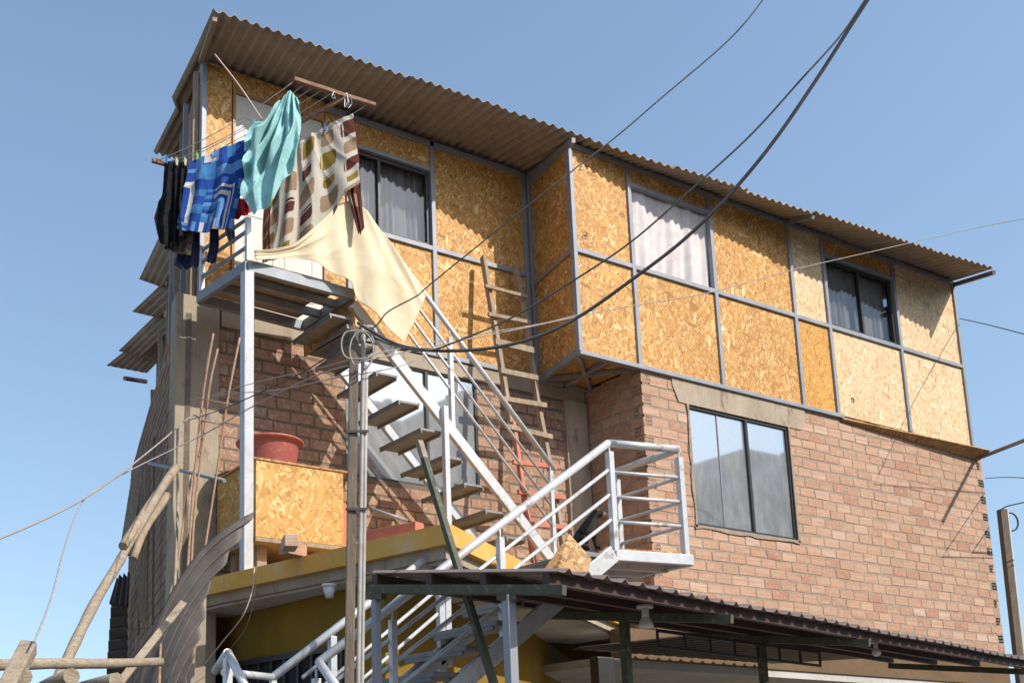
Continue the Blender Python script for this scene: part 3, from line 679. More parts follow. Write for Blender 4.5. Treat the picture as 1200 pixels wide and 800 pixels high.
# landing
LZ = 5.70
la, lb, lc, ld = V((3.53, 7.20, LZ)), V((4.56, 7.24, LZ)), V((4.50, 8.0, LZ)), V((3.42, 7.93, LZ))
def bm(p, q, w_, h_, nm, m_, parent, up=(0, 0, 1), bevel=.003):
    mb = MB(); mb.beam(p, q, w_, h_, up=up); return mb.build(nm, M[m_], parent, bevel=bevel)
for (p, q) in ((la, lb), (lb, lc), (lc, ld), (ld, la)): bm(p-UP*.045, q-UP*.045, .045, .09, 'landing_beam', 'galv', US)
for t in (.30, .62): bm(la.lerp(ld, t)-UP*.045, lb.lerp(lc, t)-UP*.045, .04, .07, 'landing_joist', 'galv', US)
for k, (t0, t1) in enumerate(((0, .22), (.235, .5), (.52, .74), (.78, .96))):
    a = la.lerp(ld, t0); b = lb.lerp(lc, t0); c = lb.lerp(lc, t1); d = la.lerp(ld, t1); sh = (.78, .9, .84, .92)[k]
    mb = MB(); b = a.lerp(b, sh); c = d.lerp(c, sh)
    mb.hexa([a+UP*.001, b+UP*.001, c+UP*.001, d+UP*.001, a+UP*.02, b+UP*.02, c+UP*.02, d+UP*.02]); mb.build('deck_board', M['wood_old'], US)
# tall support post from the slab
mb = MB(); pb = onZ(288, 662, SZ); pb = onZ(288, 669, SZ); mb.beam((pb.x+.005, pb.y, SZ-.012), (3.535, 7.21, LZ-.09), .085, .085, up=(0, 1, 0)); o = mb.build('support_post', M['silver_lt'], US, bevel=.005); o['label'] = 'tall pale post holding up the landing corner'
# plywood riser box at the head of the stair
mb = MB(); a, b = lc-UP*.09, lb-UP*.09; mb.obox(a+V((.0, 0, -.25)), b-a, V((.02, 0, 0)), UP*.25); mb.build('riser_board', M['osb_old'], US)
mb = MB(); mb.box((4.52, 7.28, 5.36), (4.80, 7.95, 5.40)); mb.build('tread', M['tread'], US)
# landing railings
for h in (.30, .52, .74):
    pass
RZ = .62
post(3.55, 7.23, LZ, LZ+.40, .04, US, pin=0); post(3.44, 7.9, LZ-.05, LZ+.40, .035, US, pin=0); 
for h in (.15, .29, .40): bm(V((3.55, 7.23, LZ+h)), V((3.44, 7.9, LZ+h)), .025, .025, 'landing_rail', 'galv', US)

# ------------------------------------------------------------------ lower staircase with platform
LS = thing('metal_staircase', (5.4, 5.2, 0), 'lower silver-painted staircase with railed platform in front of the brick corner', 'staircase')
yn, yf = 4.98, 5.62
A = onY(720, 641, yn); LZ2 = A.z-.02; A = V((A.x, yn, LZ2))
B = onZ(803, 652, LZ2); Cx = onZ(731, 676, LZ2-.08); B = V((B.x, B.y-.05, LZ2)); Cc = V((B.x+.02, B.y+.62, LZ2)); Dd = V((A.x, yf+.02, LZ2))
for (p, q) in ((A, B), (B, Cc), (Cc, Dd), (Dd, A)): bm(p-UP*.034, q-UP*.034, .045, .07, 'platform_beam', 'silver_lt', LS)
for t in (.35, .7): bm(A.lerp(Dd, t)-UP*.05, B.lerp(Cc, t)-UP*.05, .04, .06, 'platform_joist', 'silver', LS)
mb = MB()
for k in range(5):
    t0, t1 = k/5+.01, (k+1)/5-.01; a, b, c, d = A.lerp(Dd, t0), B.lerp(Cc, t0), B.lerp(Cc, t1), A.lerp(Dd, t1); u = UP*(.018+.006*(k % 2))
    mb.hexa([a+UP*.004, b+UP*.004, c+UP*.004, d+UP*.004, a+u, b+u, c+u, d+u])
mb.build('platform_boards', M['osb_old'], LS)
# beams tying the platform back to the slab
bm(Dd-UP*.06, Dd+V((.1, 1.2, -.06)), .05, .06, 'platform_joist', 'galv_red', LS); bm(Cc-UP*.06, Cc+V((-.05, .9, -.06)), .05, .06, 'platform_joist', 'galv_red', LS)
TZ = onY(715, 518, yn).z; tA = V((A.x+.02, yn+.02, TZ)); tB = onZ(791, 535, TZ); tB = V((B.x-.03, B.y+.02, TZ)); tC = V((Cc.x-.02, Cc.y-.0, TZ))
fr = (0, .27, .50, .73)
HL = onY(376, 775, yn)
slope = (TZ-HL.z)/(tA.x-HL.x)
def lr(x, dz): return TZ-(tA.x-x)*slope+dz
HH = TZ-LZ2
mb = MB(); mb.tube([(HL.x, yn+.02, HL.z), (tA.x, yn+.02, TZ)], .026, 12); mb.build('handrail', M['silver'], LS)
mb = MB(); mb.tube([(tA.x+.0, yn+.02, TZ), tB], .026, 10); mb.tube([tB, tC], .026, 10); mb.build('handrail', M['silver'], LS)
for f in fr[1:]:
    z = TZ-HH*f
    mb = MB(); mb.tube([(HL.x+.1, yn+.02, lr(HL.x+.1, -HH*f*.86)), (tA.x, yn+.02, z+.02)], .0125, 8); mb.build('mid_rail', M['silver'], LS)
    mb = MB(); mb.tube([(tA.x, yn+.02, z), (tB.x, tB.y, z)], .0125, 8); mb.tube([(tB.x, tB.y, z), (tC.x, tC.y, z)], .0125, 8); mb.build('mid_rail', M['silver'], LS)
post(tA.x+.005, yn+.02, LZ2-.08, TZ-.01, .042, LS, pin=.05); post(tB.x, tB.y, LZ2-.03, TZ-.01, .042, LS, pin=.05); post(tC.x, tC.y, LZ2-.03, TZ-.01, .042, LS, pin=.05)
# stringers
s0 = onY(720, 641, yn); s1 = onY(530, 800, yn); ss = (s0.z-s1.z)/(s0.x-s1.x)
def sl2(x): return s0.z-.045-(s0.x-x)*ss
for y in (yn, yf):
    xe = s0.x-(sl2(s0.x)-.05)/ss
    mb = MB(); mb.beam((xe, y, .05), (s0.x-.02, y, sl2(s0.x)), .045, .11); mb.build('stringer', M['silver'], LS, bevel=.004)
k = 0; x = s0.x-.16
while sl2(x) > .25:
    z = sl2(x)+.10
    mb = MB(); mb.box((x-.15, yn-.02, z-.03), (x+.09, yf+.03, z)); mb.box((x-.148, yn+.024, z-.055), (x-.13, yf-.024, z-.029)); mb.build('tread', M['tread'], LS, bevel=.003)
    mb = MB(); mb.beam((x-.1, yf-.03, z-.14), (x+.05, yf-.03, z-.03), .02, .05); mb.build('bracket', M['silver'], LS)
    x -= .235; k += 1
for xp in (s0.x-.95, s0.x-1.75, s0.x-2.25):
    post(xp, yn-.0, sl2(xp), lr(xp, -.02), .04, LS, pin=.05)
# far handrail
h0 = onY(524, 635, yf); h1 = onY(320, 793, yf); hs = (h0.z-h1.z)/(h0.x-h1.x)
mb = MB(); mb.tube([h0, h1], .026, 10); mb.build('handrail', M['silver'], LS)
for f in (.19, .40, .62):
    mb = MB(); mb.tube([h0-UP*(HH*f)+V((-.05, 0, 0)), V((h1.x+.2, yf, h1.z+.2*hs-HH*f))], .0125, 8); mb.build('mid_rail', M['silver'], LS)
for xp in (h0.x-.02, h0.x-.42+.35, h0.x-.9):
    zz = h0.z-(h0.x-xp)*hs; post(xp, yf, max(sl2(xp)-.1, 1.0), zz, .045, LS, mat='silver_lt', pin=.03)
# lower end frame of the railing
e1 = h1; e2 = pz(262, 787, 5.9); e3 = pz(267, 764, 5.75); e4 = pz(252, 786, 6.0); e5 = pz(292, 812, 5.5)
mb = MB(); mb.tube([e1, e2], .022, 10); mb.tube([e4, e3], .024, 10); mb.tube([e3, e5], .024, 10); mb.build('end_frame', M['silver'], LS)
mb = MB(); mb.beam((e3.x, e3.y, 0.2), (e3.x, e3.y, e3.z-.03), .04, .04, up=(0, 1, 0)); mb.beam((e1.x, e1.y, .4), (e1.x, e1.y, e1.z-.02), .035, .035, up=(0, 1, 0)); mb.build('rail_post', M['silver'], LS)
mb = MB(); q0 = V((HL.x, yn+.02, HL.z)); mb.tube([q0, pz(400, 812, 5.35)], .024, 10); mb.build('end_frame', M['silver'], LS)
# ------------------------------------------------------------------ wooden ladder
LD = thing('ladder', (6.9, 7.6, SZ), 'rough wooden ladder with red lower rungs leaning beside the chipboard corner', 'ladder')
A0, A1 = onY(566, 301, 8.03), onY(627, 668, 7.42); B0, B1 = onY(604, 313, 8.05), onY(664, 665, 7.45)
am = A0.lerp(A1, .56)
def rough(mb, p, q, w_, h_, n=6, a=.004):
    pp = [V(p).lerp(V(q), i/n)+jit(a) for i in range(n+1)]
    for i in range(n): mb.beam(pp[i], pp[i]+(pp[i+1]-pp[i])*1.02, w_*random.uniform(.9, 1.08), h_*random.uniform(.92, 1.05), up=(0, 1, 0))
mb = MB(); mb.beam(A0, am, .045, .055, up=(0, 1, 0)); mb.build('rail', M['wood_old'], LD, bevel=.004)
mb = MB(); mb.beam(am+V((.02, -.01, .02)), A1, .04, .045, up=(0, 1, 0)); o = mb.build('rail', M['wood_red'], LD, bevel=.003); o['label'] = 'red painted lower half of the left rail'
bq = [B0, B0.lerp(B1, .22)+V((.015, 0, 0)), B0.lerp(B1, .5)+V((-.01, 0, 0)), B0.lerp(B1, .75)+V((.01, 0, 0)), B1]
mb = MB()
for a, b in zip(bq[:-1], bq[1:]): mb.beam(a, b+(b-a)*.01, .045, .05, up=(0, 1, 0))
mb.build('rail', M['wood_old'], LD, bevel=.004)
for (x0, y0, x1, y1, h, mt) in [(572, 335, 615, 348, .035, 0), (576, 368, 618, 378, .04, 0), (584, 400, 623, 411, .065, 0), (590, 434, 627, 443, .055, 0), (594, 467, 637, 475, .05, 0), (597, 499, 644, 512, .05, 0), (605, 541, 652, 547, .045, 1), (611, 576, 659, 583, .045, 1), (616, 613, 666, 618, .045, 1)]:
    t = (y0-301)/(668-301); yy = lerp(8.0, 7.40, t)-.04
    a = onY(x0-4, y0, yy); b = onY(x1+3, y1, yy)
    mb = MB(); mb.beam(a, b, .03, h, up=(0, 0, 1)); mb.build('rung', M['wood_red'] if mt else M['wood_old'], LD, bevel=.003)
# ------------------------------------------------------------------ storage box, tub, loose things on the slab
SB = thing('storage_box', (3.85, 7.2, SZ), 'yellowish chipboard box standing on the balcony slab under the landing', 'box')
by0 = 7.36; b_ = onY(300, 538, by0); bx0, bz1 = b_.x, b_.z; b_ = onY(403, 640, by0); bx1, bz0 = b_.x, b_.z; by1 = min(onX(255, 562, bx0).y, Y2-.03)
mb = MB(); mb.box((bx0, by0, bz0), (bx1, by0+.018, bz1)); mb.build('front_board', M['osb_box'], SB, bevel=.001)
mb = MB(); mb.box((bx0-.0, by0+.019, bz0), (bx0+.018, by1, bz1)); mb.build('side_board', M['osb_box'], SB)
mb = MB(); mb.box((bx1-.018, by0+.019, bz0), (bx1, by1, bz1)); mb.build('side_board', M['osb_box'], SB)
mb = MB(); mb.box((bx0-.02, by0-.01, bz1+.001), (bx1+.04, by1, bz1+.018)); mb.build('lid', M['osb_old'], SB)
mb = MB(); mb.box((bx0, by0, bz0-.035), (bx1, by1, bz0-.002)); mb.build('base_frame', M['wood_old'], SB)
for x in (3.78, 4.3):
    for y in (7.5, 7.9): mb = MB(); mb.box((x, y, SZ+.002), (x+.09, y+.1, bz0-.036)); mb.build('foot', M['wood_old'], SB)
tc = pz(314, 537, 8.15); tc = V((onY(316, 540, 7.72).x, 7.72, bz1+.02))
mb = MB(); prof = [(.0, .005), (.20, .0), (.225, .05), (.245, .20), (.252, .225), (.285, .232), (.29, .245), (.28, .255), (.25, .25), (.235, .2), (.21, .02), (.0, .015)]
mb.grid(48, len(prof)-1, lambda u, v: (tc.x+prof[round(v*(len(prof)-1))][0]*cos(u*2*pi)*1.0, tc.y+prof[round(v*(len(prof)-1))][0]*sin(u*2*pi)*1.0, tc.z+prof[round(v*(len(prof)-1))][1]*1.05))
tag(mb.build('tub', M['tub'], loc=tuple(tc)), 'round red-brown plastic tub on top of the chipboard box', 'tub')
def lone(mb, nm, mat, label, cat, group=None, **k): return tag(mb.build(nm, mat, **k), label, cat, group)
mb = MB(); a = onZ(405, 640, SZ+.01); p, q = onZ(428, 632, SZ+.05), onZ(492, 620, SZ+.05)
mb.beam(p+UP*.0, q+UP*.0, .10, .10); lone(mb, 'beam', M['wood_red'], 'red painted beam lying along the balcony slab edge', 'beam', bevel=.005)
mb = MB(); p = onY(404, 585, 7.75); mb.beam(V((p.x, p.y, SZ)), V((p.x, p.y, SZ+.75)), .06, .03); lone(mb, 'board', M['wood_red'], 'red painted board standing upright right of the chipboard box', 'board')
for (x, y, r, lb_) in ((338, 648, .3, 'loose broken brick under the chipboard box, left one'), (350, 640, 1.2, 'loose broken brick under the chipboard box, right one'),):
    p = onZ(x, y, SZ); mb = MB(); mb.obox(p+UP*.002, V((cos(r), sin(r), 0))*.2, V((-sin(r), cos(r), 0))*.1, UP*.09, brickcol()); lone(mb, 'brick', M['brick'], lb_, 'brick', 'loose bricks on the slab', bevel=.006)
mb = MB(); mb.tube([pz(436, 596, 7.6), pz(478, 610, 7.6)], .012, 8); lone(mb, 'pipe', M['galv'], 'thin grey pipe resting on the slab below the mirrored window', 'pipe')
mb = MB(); p = pz(232, 672, 8.1); mb.obox(p, V((.14, .02, .03)), V((0, .1, 0)), UP*.04); lone(mb, 'tray', M['redstuff'], 'small red plastic tray wedged between rebars and column', 'tray')
# chipboard offcut by the platform and green pole
p = [pz(637, 668, 6.3), pz(667, 626, 6.35), pz(693, 655, 6.3), pz(689, 673, 6.25), pz(646, 690, 6.2)]
mb = MB(); mb.poly(p); lone(mb, 'chipboard_offcut', M['osb_old'], 'pointed chipboard offcut leaning on the lower staircase by the platform', 'board', solid=.015)
mb = MB(); a, b = pz(491, 517, 6.0), pz(560, 740, 5.65); b2 = a+(b-a)*1.55
mb.beam(a+(b-a)*.1, b2, .036, .036, up=(0, 1, 0)); mb.beam(a, a+(b-a)*.1, .036, .036, up=(0, 1, 0), mi=1); lone(mb, 'wooden_pole', [M['wood_green'], M['wood_pale']], 'slanting green painted pole through the staircase, bare at its tip', 'pole', bevel=.003)
# ------------------------------------------------------------------ dog
DG = pz(689, 650, 7.6); DG.z = SZ
def skin(name, pts, edges, rad, mat, parent=None, sub=2, loc=None):
    me = bpy.data.meshes.new(name); base = V(loc) if loc is not None else V((0, 0, 0)); me.from_pydata([tuple(V(p)-base) for p in pts], edges, [])
    me.materials.append(mat); o = bpy.data.objects.new(name, me); COL.objects.link(o)
    md = o.modifiers.new('skin', 'SKIN'); md.use_smooth_shade = True
    for i, r in enumerate([q*.66 for q in rad]): me.skin_vertices[0].data[i].radius = (r, r*1.0) if not isinstance(r, tuple) else r
    me.skin_vertices[0].data[0].use_root = True
    s_ = o.modifiers.new('sub', 'SUBSURF'); s_.levels = sub; s_.render_levels = sub
    if parent: o.parent = parent
    else: o.location = base
    return o
f = (RT*.94-FWH*.34).normalized(); s_ = V((-f.y, f.x, 0))       # facing right
def dp(a, b, c): return DG+(f*a+s_*b+UP*c)*.6+UP*.03
pts = [dp(-.12, 0, .12), dp(-.03, 0, .20), dp(.05, 0, .30), dp(.09, 0, .39), dp(.13, 0, .44), dp(.19, 0, .425), dp(.26, 0, .39),      # rump..chest..neck..head..muzzle
       dp(.06, .05, .22), dp(.09, .05, .10), dp(.10, .05, .015), dp(.15, .05, .012), dp(.06, -.05, .22), dp(.10, -.05, .10), dp(.11, -.05, .015), dp(.16, -.05, .012),
       dp(-.10, .08, .12), dp(.0, .09, .13), dp(-.07, .09, .04), dp(.02, .09, .015), dp(-.10, -.08, .12), dp(.0, -.09, .13), dp(-.07, -.09, .04), dp(.02, -.09, .015),
       dp(-.2, 0, .05), dp(-.30, .03, .02)]
ed = [(0, 1), (1, 2), (2, 3), (3, 4), (4, 5), (5, 6), (2, 7), (7, 8), (8, 9), (9, 10), (2, 11), (11, 12), (12, 13), (13, 14), (0, 15), (15, 16), (16, 17), (17, 18), (0, 19), (19, 20), (20, 21), (21, 22), (0, 23), (23, 24)]
rd = [.085, .085, .08, .055, .062, .04, .024, .035, .024, .02, .018, .035, .024, .02, .018, .06, .04, .022, .02, .06, .04, .022, .02, .022, .012]
dog = skin('dog', pts, ed, rd, M['fur_black'], loc=DG); tag(dog, 'black and tan dog sitting on the balcony behind the platform rail', 'dog')
def sub_(mb, nm, mat):
    o = mb.build(nm, mat, dog); return o
mb = MB()
for sgn in (1, -1):
    a = dp(.11, .03*sgn, .462); mb.poly([a, a+f*.04, a+f*.0+UP*.06+s_*.01*sgn]); mb.poly([a, a+s_*.02*sgn, a+UP*.06+s_*.01*sgn])
sub_(mb, 'ear', M['fur_tan'])
mb = MB(); mb.tube([dp(.20, 0, .405), dp(.275, 0, .375)], [.03, .020], 10); sub_(mb, 'muzzle', M['fur_tan'])
mb = MB(); mb.tube([dp(.275, 0, .385), dp(.29, 0, .383)], [.012, .008], 8)
for sgn in (1, -1): mb.tube([dp(.175, .036*sgn, .457), dp(.185, .040*sgn, .457)], .007, 8)
sub_(mb, 'nose_and_eyes', M['black'])
# ------------------------------------------------------------------ clothes rack and laundry
CR = thing('clothes_rack', (4.0, 7.6, 7.3), 'rusty two-bar clothes rack with strung wires jutting out by the white door', 'clothes rack')
R0, R1 = V((3.84, 6.96, 7.3)), V((4.62, 6.94, 7.3)); Lf0 = onZ(178, 188, 6.70); Lf1 = Lf0+V((.72, -.03, 0))
mb = MB(); rough(mb, R0, R1, .03, .03, 5, .003); mb.build('bar', M['rust'], CR)
mb = MB(); rough(mb, Lf0, Lf1, .035, .035, 4, .003); mb.build('bar', M['rust'], CR)
mb = MB(); mb.beam(R0.lerp(R1, .62)-UP*.02, Lf0.lerp(Lf1, .62)-UP*.02, .03, .03); mb.build('arm', M['rust'], CR)
def wire_t(t, sag, n=14):
    a, b = R0.lerp(R1, t), Lf0.lerp(Lf1, t*.9+.03); return [a.lerp(b, i/n)-UP*(sag*4*(i/n)*(1-i/n)) for i in range(n+1)]
WT = [(.02, .06), (.14, .08), (.26, .03), (.36, .03), (.48, .04), (.93, .05)]
for t, sg in WT:
    mb = MB(); mb.tube(wire_t(t, sg), .0035, 5); mb.build('wire', M['wire'], CR)
random.seed(21)
for c in (.45, .62, .68):
    cc = R0.lerp(R1, c); pp = [cc+V((random.uniform(-.03, .05), random.uniform(-.02, .03), random.uniform(-.13, .02))) for _ in range(5)]
    mb = MB(); mb.tube(smooth([cc]+pp+[cc+V((.05, 0, 0))], 6), .0035, 5); mb.build('wire_coil', M['wire'], CR)
def vplane(t, off=0.):
    a, b = R0.lerp(R1, t), Lf0.lerp(Lf1, t*.9+.03); d = (b-a).normalized(); nn = V((d.y, -d.x, 0)).normalized()
    if nn.dot(FWH) > 0: nn = -nn          # towards the viewer
    return a+nn*off, nn
def interp(cols, u):
    for a, b in zip(cols[:-1], cols[1:]):
        if u <= b[0] or b is cols[-1]:
            t = (u-a[0])/(b[0]-a[0]); t = min(1, max(0, t)); return [(lerp(a[k][0], b[k][0], t), lerp(a[k][1], b[k][1], t)) for k in range(1, len(a))]
def cloth(name, mat, cols, t, off, fold, label, cat, colfn=None, nu=90, nv=70, seed=1, plane=None, solid=.004, group=None, bulge=0, crumple=0., parent=None, crease=0., cseed=3, fan=None):
    """cols: (u,(top px),[(mid px)...],(bottom px)) laid on the vertical plane under wire t"""
    A_, nn = plane if plane else vplane(t, off)
    rnd = random.Random(seed); fr_ = [(rnd.uniform(3, 9), rnd.uniform(0, 6), rnd.uniform(-1.2, 1.2)) for _ in range(4)]; r3 = random.Random(cseed); cz = [(r3.uniform(3, 9), r3.uniform(-7, 7), r3.uniform(0, 6)) for _ in range(5)]; cr = [(rnd.uniform(8, 26), rnd.uniform(6, 20), rnd.uniform(0, 6)) for _ in range(5)]
    def fn(u, v):
        pt_ = interp(cols, u); n = len(pt_)-1; k = min(int(v*n), n-1); q = v*n-k
        x, y = lerp(pt_[k][0], pt_[k+1][0], q), lerp(pt_[k][1], pt_[k+1][1], q)
        p = onP(x, y, A_, nn)
        d = sum(sin(u*a*2*pi/2+b+v*c) for a, b, c in fr_)/4*fold*(.25+.75*min(1, v*2.2))
        d += crumple*sum(sin(u*a+v*b+c_) for a, b, c_ in cr)/5
        d += crease*sum((1-abs(sin(u*a+v*b+c_+.6*sin(v*5+a))))**2 for a, b, c_ in cz)*min(1, .2+v*3)
        if fan:
            du, dv = u-fan[0], v-fan[1]; rr = hypot(du, dv); th = atan2(dv, du); d += fan[3]*min(1, rr*1.8)*((1-abs(sin(th*fan[2]+1.3*sin(rr*4))))**1.5+.5*sin(th*fan[2]*2.3+rr*3))
        return p+nn*(d+bulge*sin(pi*v))
    mb = MB(); mb.grid(nu, nv, fn, colfn); o = mb.build(name, M[mat], parent, solid=solid)
    return tag(o, label, cat, group) if parent is None else o
# black trousers
cloth('trousers', 'blackcloth', [(0, (193, 190), (190, 228), (181, 256), (188, 285)), (.35, (201, 190), (200, 230), (197, 262), (196, 290)), (.7, (211, 190), (211, 230), (212, 262), (210, 288)), (1, (220, 191), (217, 225), (215, 250), (217, 272))], .14, .03, .05, 'black trousers pegged at the left end of the rack', 'trousers', seed=2, crease=.012)
cloth('shorts', 'browncloth', [(0, (203, 262), (197, 276), (192, 291)), (.5, (215, 258), (212, 280), (208, 297)), (1, (228, 255), (226, 280), (223, 299))], .14, -.02, .035, 'crumpled dark brown patterned shorts hanging behind the black trousers', 'shorts', seed=3, crumple=.015)
cloth('shirt', 'navycloth', [(0, (214, 262), (210, 290), (204, 310), (213, 316)), (.5, (226, 262), (226, 292), (224, 308), (225, 313)), (1, (234, 262), (234, 290), (234, 305), (233, 312))], .14, -.10, .05, 'navy blue shirt hanging lowest behind the striped towel', 'shirt', seed=4, crumple=.01)
cloth('sock', 'navycloth', [(0, (246, 268), (245, 288), (241, 306)), (.5, (251, 268), (251, 290), (247, 309)), (1, (256, 268), (257, 288), (253, 308))], .26, -.05, .02, 'single navy sock-like sleeve dangling below the towel', 'garment', seed=5, nu=30)
cloth('garment', 'lilac', [(0, (262, 258), (264, 272), (268, 284)), (.5, (268, 257), (270, 274), (272, 286)), (1, (274, 250), (275, 270), (276, 284))], .3, -.06, .02, 'grey lilac garment corner showing below right edge of the towel', 'garment', seed=6, nu=30)
cloth('garment', 'redcloth', [(0, (270, 236), (271, 250), (272, 258)), (.5, (282, 233), (284, 246), (284, 254)), (1, (292, 232), (295, 240), (295, 248))], .36, -.05, .02, 'red garment showing between the striped towel and the turquoise sheet', 'garment', seed=7, nu=40, crumple=.01)
# blue towel, geometric
def bluecol(u, v):
    W, Lb, B, Dk = (.62, .60, .56), (.13, .30, .62), (.015, .07, .33), (.01, .025, .20)
    T = (.05, .20, .45)
    # three nested right-angle motifs
    def motif(x, y, s):      # corner top-right at 0,0 ; x left, y down
        d = max(x, y) if False else min(x, y)
        return d
    if v < .14:
        if .30 < u < .52 and v < .12: return W
        return [B, T, B, Lb][int(u*7) % 4]
    if u < .17:
        x = u/.17; 
        if v < .30: return Lb if v < .2 else B
        if v > .90: return Lb if int(v*30) % 2 else B
        return W if (x > .55 and v > .36) or .36 < v < .46 else B
    if u > .93: return B if int(v*9) % 2 else Lb
    x = (.93-u)/.76; y = (v-.14)/.86
    if y < .10: return B if x < .55 else T
    if y < .24: return Lb if x < .5 else T
    if y < .34: return B
    d = min(x, (y-.34)*1.1)
    if d < .07: return B if x > .10 or y < .5 else B
    seq = [B, W, B, W, B, Lb, T, B, Lb, W]
    q = int(d/.055)
    c = seq[min(q, 9)]
    if x > .55 and c == W: c = T
    if x > .75: c = T if int(y*8) % 2 else B
    if y > .86 and x > .35: c = [W, B, Lb, B][int(x*12) % 4]
    return c
cloth('towel', 'pattern', [(0, (222, 190), (216, 225), (208, 269)), (.3, (240, 183), (238, 225), (228, 273)), (.65, (262, 173), (262, 220), (252, 270)), (1, (287, 164), (284, 215), (272, 268))], .14, .05, .035, 'blue towel with white and pale blue right-angled stripes on the rack', 'towel', colfn=bluecol, nu=120, nv=120, seed=8, crease=.010)
cloth('towel_back', 'pattern', [(0, (282, 167), (280, 200), (270, 240)), (1, (289, 170), (286, 215), (279, 240))], .14, -.02, .01, '', '', colfn=lambda u, v: (.015, .07, .33) if int(v*8) % 2 else (.13, .30, .62), nu=10, nv=60, seed=9, parent=[o for o in COL.objects if o.name == 'towel'][0])
# turquoise sheet
ts = cloth('bed_sheet', 'turq', [(0, (289, 163), (287, 200), (283, 231)), (.12, (294, 152), (292, 200), (290, 240)), (.25, (300, 146), (299, 200), (299, 254)), (.4, (308, 141), (308, 190), (309, 246)), (.6, (322, 126), (325, 170), (322, 238)), (.75, (331, 116), (336, 160), (331, 215)), (.88, (340, 107), (345, 150), (339, 205)), (1, (350, 117), (352, 150), (347, 195))], .0, .06, .07, 'turquoise bed sheet bunched over the wire at the rack corner', 'bed sheet', nu=170, nv=130, seed=10, crumple=.003, crease=.006, cseed=8, fan=(.93, -.12, 9., .075))
# blanket with rounded squares
def blcol(u, v):
    base = (.60, .54, .46); sq = {(0, 0): 'o', (1, 0): 't', (2, 0): 'o', (3, 0): 't'}
    cols_ = {'b': (.115, .028, .022), 'o': (.25, .17, .022), 't': (.33, .225, .14)}
    a = u*4.7+v*.1; b = v*4.5-u*.25+.1
    i, j = math.floor(a), math.floor(b); fa, fb = a-i, b-j
    key = [['t', 'b', 'o', 't', 'b'], ['o', 't', 'b', 'o', 't'], ['t', 'b', 't', 'o', 'b'], ['o', 't', 'b', 't', 'o'], ['b', 'o', 't', 'b', 't']][j % 5][i % 5]
    ins = [.08, .2, .12, .28][(i*3+j*5) % 4]
    x = abs(fa-.5)/(.5-ins*.75-.05); y = abs(fb-.5)/(.5-ins*.6-.05)
    if (x**5+y**5) < 1:
        # thin pale line motif
        if abs(fa-.22) < .025 or (abs(fb-.30) < .03 and fa > .2 and (i+j) % 2): 
            if (i+2*j) % 3: return base
        return cols_[key]
    return base
bl = cloth('blanket', 'pattern', [(0, (309, 240), (308, 270), (307, 307)), (.1, (322, 205), (318, 250), (317, 305)), (.24, (338, 178), (334, 240), (328, 303)), (.26, (339, 176), (336, 240), (331, 297)), (.45, (352, 166), (352, 230), (349, 281)), (.6, (368, 156), (368, 210), (369, 271)), (.72, (380, 149), (382, 205), (388, 255)), (.86, (396, 141), (402, 195), (404, 230)), (1, (414, 134), (419, 180), (422, 214))], .93, .03, .05, 'beige blanket printed with brown and olive rounded squares', 'blanket', colfn=blcol, nu=190, nv=170, seed=11, crease=.003, fan=(.5, -1.2, 30., .013))
cloth('blanket_end', 'pattern', [(0, (406, 139), (407, 190), (406, 225), (420, 273)), (.5, (412, 136), (415, 190), (414, 228), (423, 273)), (1, (417, 138), (421, 190), (423, 228), (427, 266))], .93, -.05, .03, '', '', colfn=lambda u, v: (.115, .028, .022) if (int(v*9) % 3 or u > .7) else (.33, .225, .14), nu=30, nv=90, seed=12, parent=bl, crumple=.01)
cloth('blanket_end', 'pattern', [(0, (309, 246), (309, 275), (308, 302)), (1, (317, 240), (316, 270), (317, 303))], .93, .06, .012, '', '', colfn=lambda u, v: (.10, .03, .022) if int(v*14+u*2) % 4 else (.25, .12, .07), nu=16, nv=60, seed=13, parent=bl)
# cream sheet draped over the railing
pl = (V((4.0, 7.12, 6)), V((0.0, -1, 0)))
cs = cloth('bed_sheet', 'cream', [(0, (298, 294), (298, 299), (299, 305)), (.05, (322, 292), (323, 297), (325, 303)), (.1, (345, 286), (346, 293), (347, 301)), (.22, (362, 272), (364, 290), (368, 308)), (.36, (380, 256), (384, 288), (390, 319)), (.5, (396, 240), (403, 288), (411, 332)), (.62, (414, 233), (420, 295), (423, 352)), (.74, (432, 250), (440, 312), (440, 371)), (.88, (465, 295), (466, 342), (458, 388)), (1, (500, 346), (487, 372), (473, 402))], 0, 0, .035, 'large cream sheet spread over the landing rail and handrail', 'bed sheet', plane=pl, nu=150, nv=90, seed=14, crumple=.002, crease=.003, fan=(.62, -.3, 9., .012))
